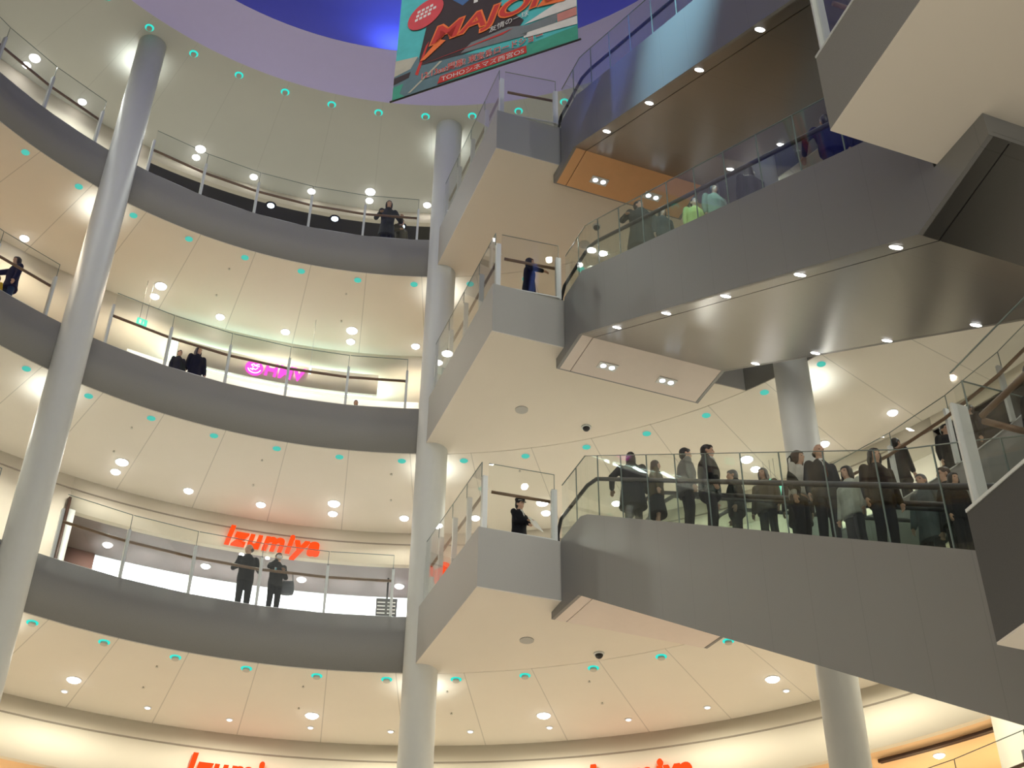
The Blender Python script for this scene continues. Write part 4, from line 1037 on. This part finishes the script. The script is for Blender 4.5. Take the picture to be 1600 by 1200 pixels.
# --- right part of the lower gallery, seen above the lowest escalator
p = gal(36.2, 10.85, H2); person(p, Vector((1.0, 0.55, 0)), 'tall person in black, back turned, above the lowest escalator riders', 1.74, 'hair', 'short', BLK, 'coat', skirt=0.70)
p = gal(39.2, 10.95, H2); person(p, Vector((1.0, -0.3, 0)), 'short-haired person in white, left of the tall one in black', 1.66, 'hair', 'short', WHITE, 'shirt')
# --- lowest escalator (descending towards the viewer, right)
def rider(key, s, d, **kw):
    E = ESC[key]; run = 0.37
    i = int((s - 1.05) / run); sc = 1.05 + run * (i + 0.5) if s > 1.05 else s
    z = max(lerp_prof(E['top'], 1.05 + run * (i + 1)) - 0.02, E['top'][-1][1] - 0.02) if s > 1.05 else -0.02
    z += 0.012
    return E['P'](s, d, z)
DOWN = U; UPW = -U
def rd(key, s, d, face, label, h, **kw):
    p = rider(key, s, d) + U * 0.055; return person(p, face, label, h, **kw)
NL, FL = 0.80, 2.24
BT = ('black_trousers', (0.006, 0.006, 0.008))
rd(2, 1.48, 0.68, UPW * 1 + W * 0.5, 'leftmost rider on the lowest escalator, wide dark coat, one hand on the rail', 1.74, style='bob', top=CHAR, kind='coat', skirt=0.50, bulk=1.16, lh=(-0.38, 0.16, 1.04), rh=(0.29, 0.05, 0.82), bottom=('grey_leggings', (0.05, 0.05, 0.05)), stance=0.12)
rd(2, 2.00, 0.86, W * 1.0 + U * 0.4, 'rider in an olive jacket over a dark skirt on the lowest escalator', 1.50, style='long', hair='hair_brown', top=OLIVE, kind='jacket', bulk=1.12, bottom=('black_skirt', (0.015, 0.018, 0.02)), rh=(0.34, 0.0, 0.84), lh=(-0.32, 0.02, 0.84))
rd(2, 3.06, 0.84, W + U * 0.3, 'rider in a grey top beside the tallest rider on the lowest escalator', 1.78, style='short', top=GREYT, kind='jacket', bulk=1.12, bottom=BT)
rd(2, 4.04, 0.66, W * 1.0 + U * 0.7, 'tallest rider on the lowest escalator, black jacket, back turned to us', 1.86, style='short', top=BLK, kind='jacket', bulk=1.18, bottom=BT, rh=(0.32, 0.10, 0.86), collar=('white_collar', (0.5, 0.5, 0.48)))
rd(2, 2.54, 2.04, U * -0.4 - W, 'grey-haired rider in dark clothes near the middle of the lowest escalator', 1.74, style='short', hair='hair_grey', top=('dark_blazer', (0.03, 0.032, 0.03)), kind='jacket', bulk=1.1, shirt=('grey_shirt', (0.3, 0.3, 0.28)))
rd(2, 3.44, 2.04, U * 0.5 - W, 'rider with grey-brown hair and a brown top near the middle of the lowest escalator', 1.67, style='bob', hair='hair_grey', top=('brown_knit', (0.10, 0.08, 0.055)), kind='jacket', bulk=1.12)
q = rd(2, 5.91, 0.90, U * 1.0 + W * 0.6, 'rider in a pale shirt with a black bag on the lowest escalator', 1.74, style='bob', hair='hair_brown', top=PALE, kind='shirt', lean=0.10, bottom=BT, lh=(-0.12, 0.30, 1.0), bulk=1.12)
bag(pt(q, (0.25, 0.06, 1.05)), (0.34, 0.14, 0.28), cloth('black_leather_bag', (0.02, 0.02, 0.018)), 'black bag under the arm of the rider in the pale shirt', yaw=0.9, strap=0.36)
rd(2, 4.32, 2.0, UPW + W * 0.3, 'long-haired rider in brown, partly hidden behind the pale-shirted one, lowest escalator', 1.56, style='long', top=('brown_coat', (0.04, 0.025, 0.02)), kind='coat')
rd(2, 6.45, 0.92, U * 1.0 - W * 0.15, 'balding man in a white shirt and tie on the lowest escalator', 1.74, style='bald', top=('dark_jacket', (0.03, 0.028, 0.028)), kind='jacket', shirt=WHITE, tie=('brown_tie', (0.10, 0.04, 0.02)), turn=0.1)
rd(2, 6.98, 0.93, -W + U * 0.2, 'rider with a round dark hairdo in a pale jacket, lowest escalator', 1.52, style='bob', top=('pale_jacket', (0.44, 0.46, 0.40)), kind='jacket', bulk=1.1)
rd(2, 7.55, 0.92, U * 1.0 - W * 0.1, 'rider in dark brown seen in profile, right of the round-haired rider', 1.66, style='bob', top=('dark_brown_jacket', (0.03, 0.022, 0.018)), kind='jacket', bulk=1.1)
rd(2, 7.47, 2.04, -W * 1.0 - U * 0.2, 'man in a charcoal jacket looking at us near the right end of the lowest escalator', 1.72, style='short', hair='hair_brown', top=CHAR, kind='jacket', bulk=1.16)
rd(2, 6.80, 2.24, U * 0.4 - W, 'grey-haired rider in blue-grey just behind the man in charcoal', 1.60, style='short', hair='hair_grey', top=('blue_grey_coat', (0.10, 0.12, 0.13)), kind='coat')
rd(2, 7.95, 2.1, -W, 'rider in a pale grey coat beside the white post at the right', 1.52, style='long', top=('pale_grey_coat', (0.34, 0.35, 0.31)), kind='coat')
rd(2, 8.72, 1.0, U, 'short dark-haired rider low beside the white post', 1.26, style='bob', top=BLK, kind='jacket')
p = gal(32.0, 11.2, H2); person(p, Vector((0.3, -1, 0)), 'person in black behind the white corner post at the right', 1.70, style='short', top=BLK, kind='coat')
p = gal(28.5, 11.1, H2); person(p, Vector((-1, -0.2, 0)), 'dim figure in dark brown right of the white corner post', 1.66, style='short', hair='hair_brown', top=('dim_brown_coat', (0.03, 0.022, 0.02)), kind='coat')
# people on the near lower landing, right edge
K, w_, u_ = LAND['B'][:3]
p = K + w_ * 0.78 + u_ * 0.36; p.z = H1
person(p, w_, 'person in a black jacket at the rail of the near lower landing, right edge', 1.66, style='short', top=BLK, kind='jacket', rh=(0.2, -0.18, 1.1), stance=0.05)
# --- middle escalator
rd(3, 2.01, 0.66, U * 1.0 - W * 0.2, 'large rider in a dark jacket leaning on the middle escalator rail', 1.84, style='short', top=('grey_green_jacket', (0.045, 0.05, 0.045)), kind='coat', bulk=1.22, rh=(0.36, 0.34, 1.05), lean=0.18, nod=-0.3, turn=0.6)
rd(3, 2.50, 0.86, U, 'shorter dark-clad rider behind the large one on the middle escalator', 1.50, style='bob', top=('dark_grey_jacket', (0.035, 0.04, 0.038)), kind='jacket', bulk=1.1)
rd(3, 3.64, 0.86, U - W * 0.1, 'rider in a yellow-green jacket on the middle escalator', 1.56, style='short', top=LIME, kind='jacket', shirt=('lime_top', (0.5, 0.5, 0.15)), bulk=1.1)
rd(3, 4.19, 0.92, U, 'rider in a sage jacket, right of the yellow-green one on the middle escalator', 1.60, style='bob', top=SAGE, kind='jacket', bulk=1.12)
rd(3, 5.29, 0.92, UPW, 'hooded dark rider half hidden behind the side of the middle escalator', 1.62, style='long', top=('slate_hood', (0.03, 0.035, 0.045)), kind='coat', bulk=1.2)
rd(3, 7.60, 0.74, UPW + W * 0.4, 'rider in a dark blue jacket near the lower end of the middle escalator', 1.76, style='short', top=('deep_blue_jacket', (0.010, 0.010, 0.040)), kind='jacket', bulk=1.2, lh=(-0.36, 0.30, 1.06), rh=(0.30, 0.0, 0.80), lean=0.2)
rd(3, 8.00, 0.95, UPW, 'dark-clad rider mostly hidden under the near landing, behind the dark blue jacket', 1.60, style='short', top=BLK, kind='jacket')

# ------------------------------------------------------------------ light of the hall
w_ = bpy.data.worlds.new('hall'); SC.world = w_; w_.use_nodes = True
bg = w_.node_tree.nodes['Background']; bg.inputs['Color'].default_value = (0.97, 0.97, 0.87, 1); bg.inputs['Strength'].default_value = 1.25
# blue cove lamps inside the dome opening
for az in range(190, 360, 32):
    q = pol(7.6, az, HC + 0.5)
    area('cove_lamp', q, 0.8, 16, (0.16, 0.22, 1.0), (-(q.x - CX), -(q.y - CY), 7), 'RECTANGLE', 0.3)
q = pol(7.5, 97, HC + 0.55); area('dome_lamp', q, 0.7, 16, (0.25, 0.42, 1.0), (math.cos(rad(97)) * 0.9, math.sin(rad(97)) * 0.9, 1.0))
src = pol(4.2, 292, HC + 0.6)
tgt = Vector((3.0, 14.4, 20.0)); spot('stage_lamp', src, tgt - src, 16000, 24, 1.0, 0.1, (0.40, 0.80, 1.0))
tgt = Vector((2.0, 16.8, 21.2)); spot('stage_lamp', src, tgt - src, 6000, 18, 1.0, 0.1, (0.15, 0.28, 1.0))
for az in (205, 228, 252, 276):
    q = pol(9.6, az, HC - 0.15); t_ = Vector((CX + 0.5, CY + 10, 19.0))
    spot('ceiling_spot', q, t_ - q, 900, 62, 1.0, 0.12, (1.0, 0.97, 0.88))  # unseen spots added to brighten the upper galleries
# ------------------------------------------------------------------ camera
cam = bpy.data.cameras.new('camera'); co = bpy.data.objects.new('camera', cam); COL.objects.link(co)
cam.sensor_width = 36.0; cam.lens = 2078.3 / 1600 * 36.0; cam.clip_end = 300; cam.clip_start = 0.05
PITCH, ROLL = 0.6461, 0.0099
fwd = Vector((0, math.cos(PITCH), math.sin(PITCH))); up0 = Vector((0, -math.sin(PITCH), math.cos(PITCH))); r0 = Vector((1, 0, 0))
c_, s_ = math.cos(ROLL), math.sin(ROLL)
rt = r0 * c_ + up0 * s_; up = -r0 * s_ + up0 * c_; bk = -fwd
co.matrix_basis = Matrix(((rt.x, up.x, bk.x, 0), (rt.y, up.y, bk.y, 0), (rt.z, up.z, bk.z, 0), (0, 0, 0, 1)))
SC.camera = co
# true scale: one unit so far is 1.12 m
for o in [o for o in bpy.data.objects if o.parent is None and o.type != 'CAMERA']:
    o.matrix_basis = Matrix.Scale(SCALE, 4) @ o.matrix_basis
for l in bpy.data.lights:
    pass
SC.view_settings.view_transform = 'Standard'; SC.view_settings.look = 'None'; SC.view_settings.exposure = 0.0; SC.view_settings.gamma = 1.0
SC.view_settings.use_curve_mapping = False
SC.cycles.use_denoising = True; SC.cycles.adaptive_threshold = 0.02
SC.cycles.max_bounces = 8; SC.cycles.transparent_max_bounces = 20; SC.cycles.diffuse_bounces = 3; SC.cycles.glossy_bounces = 3
SC.cycles.caustics_reflective = False; SC.cycles.caustics_refractive = False
SC.cycles.sample_clamp_indirect = 6.0
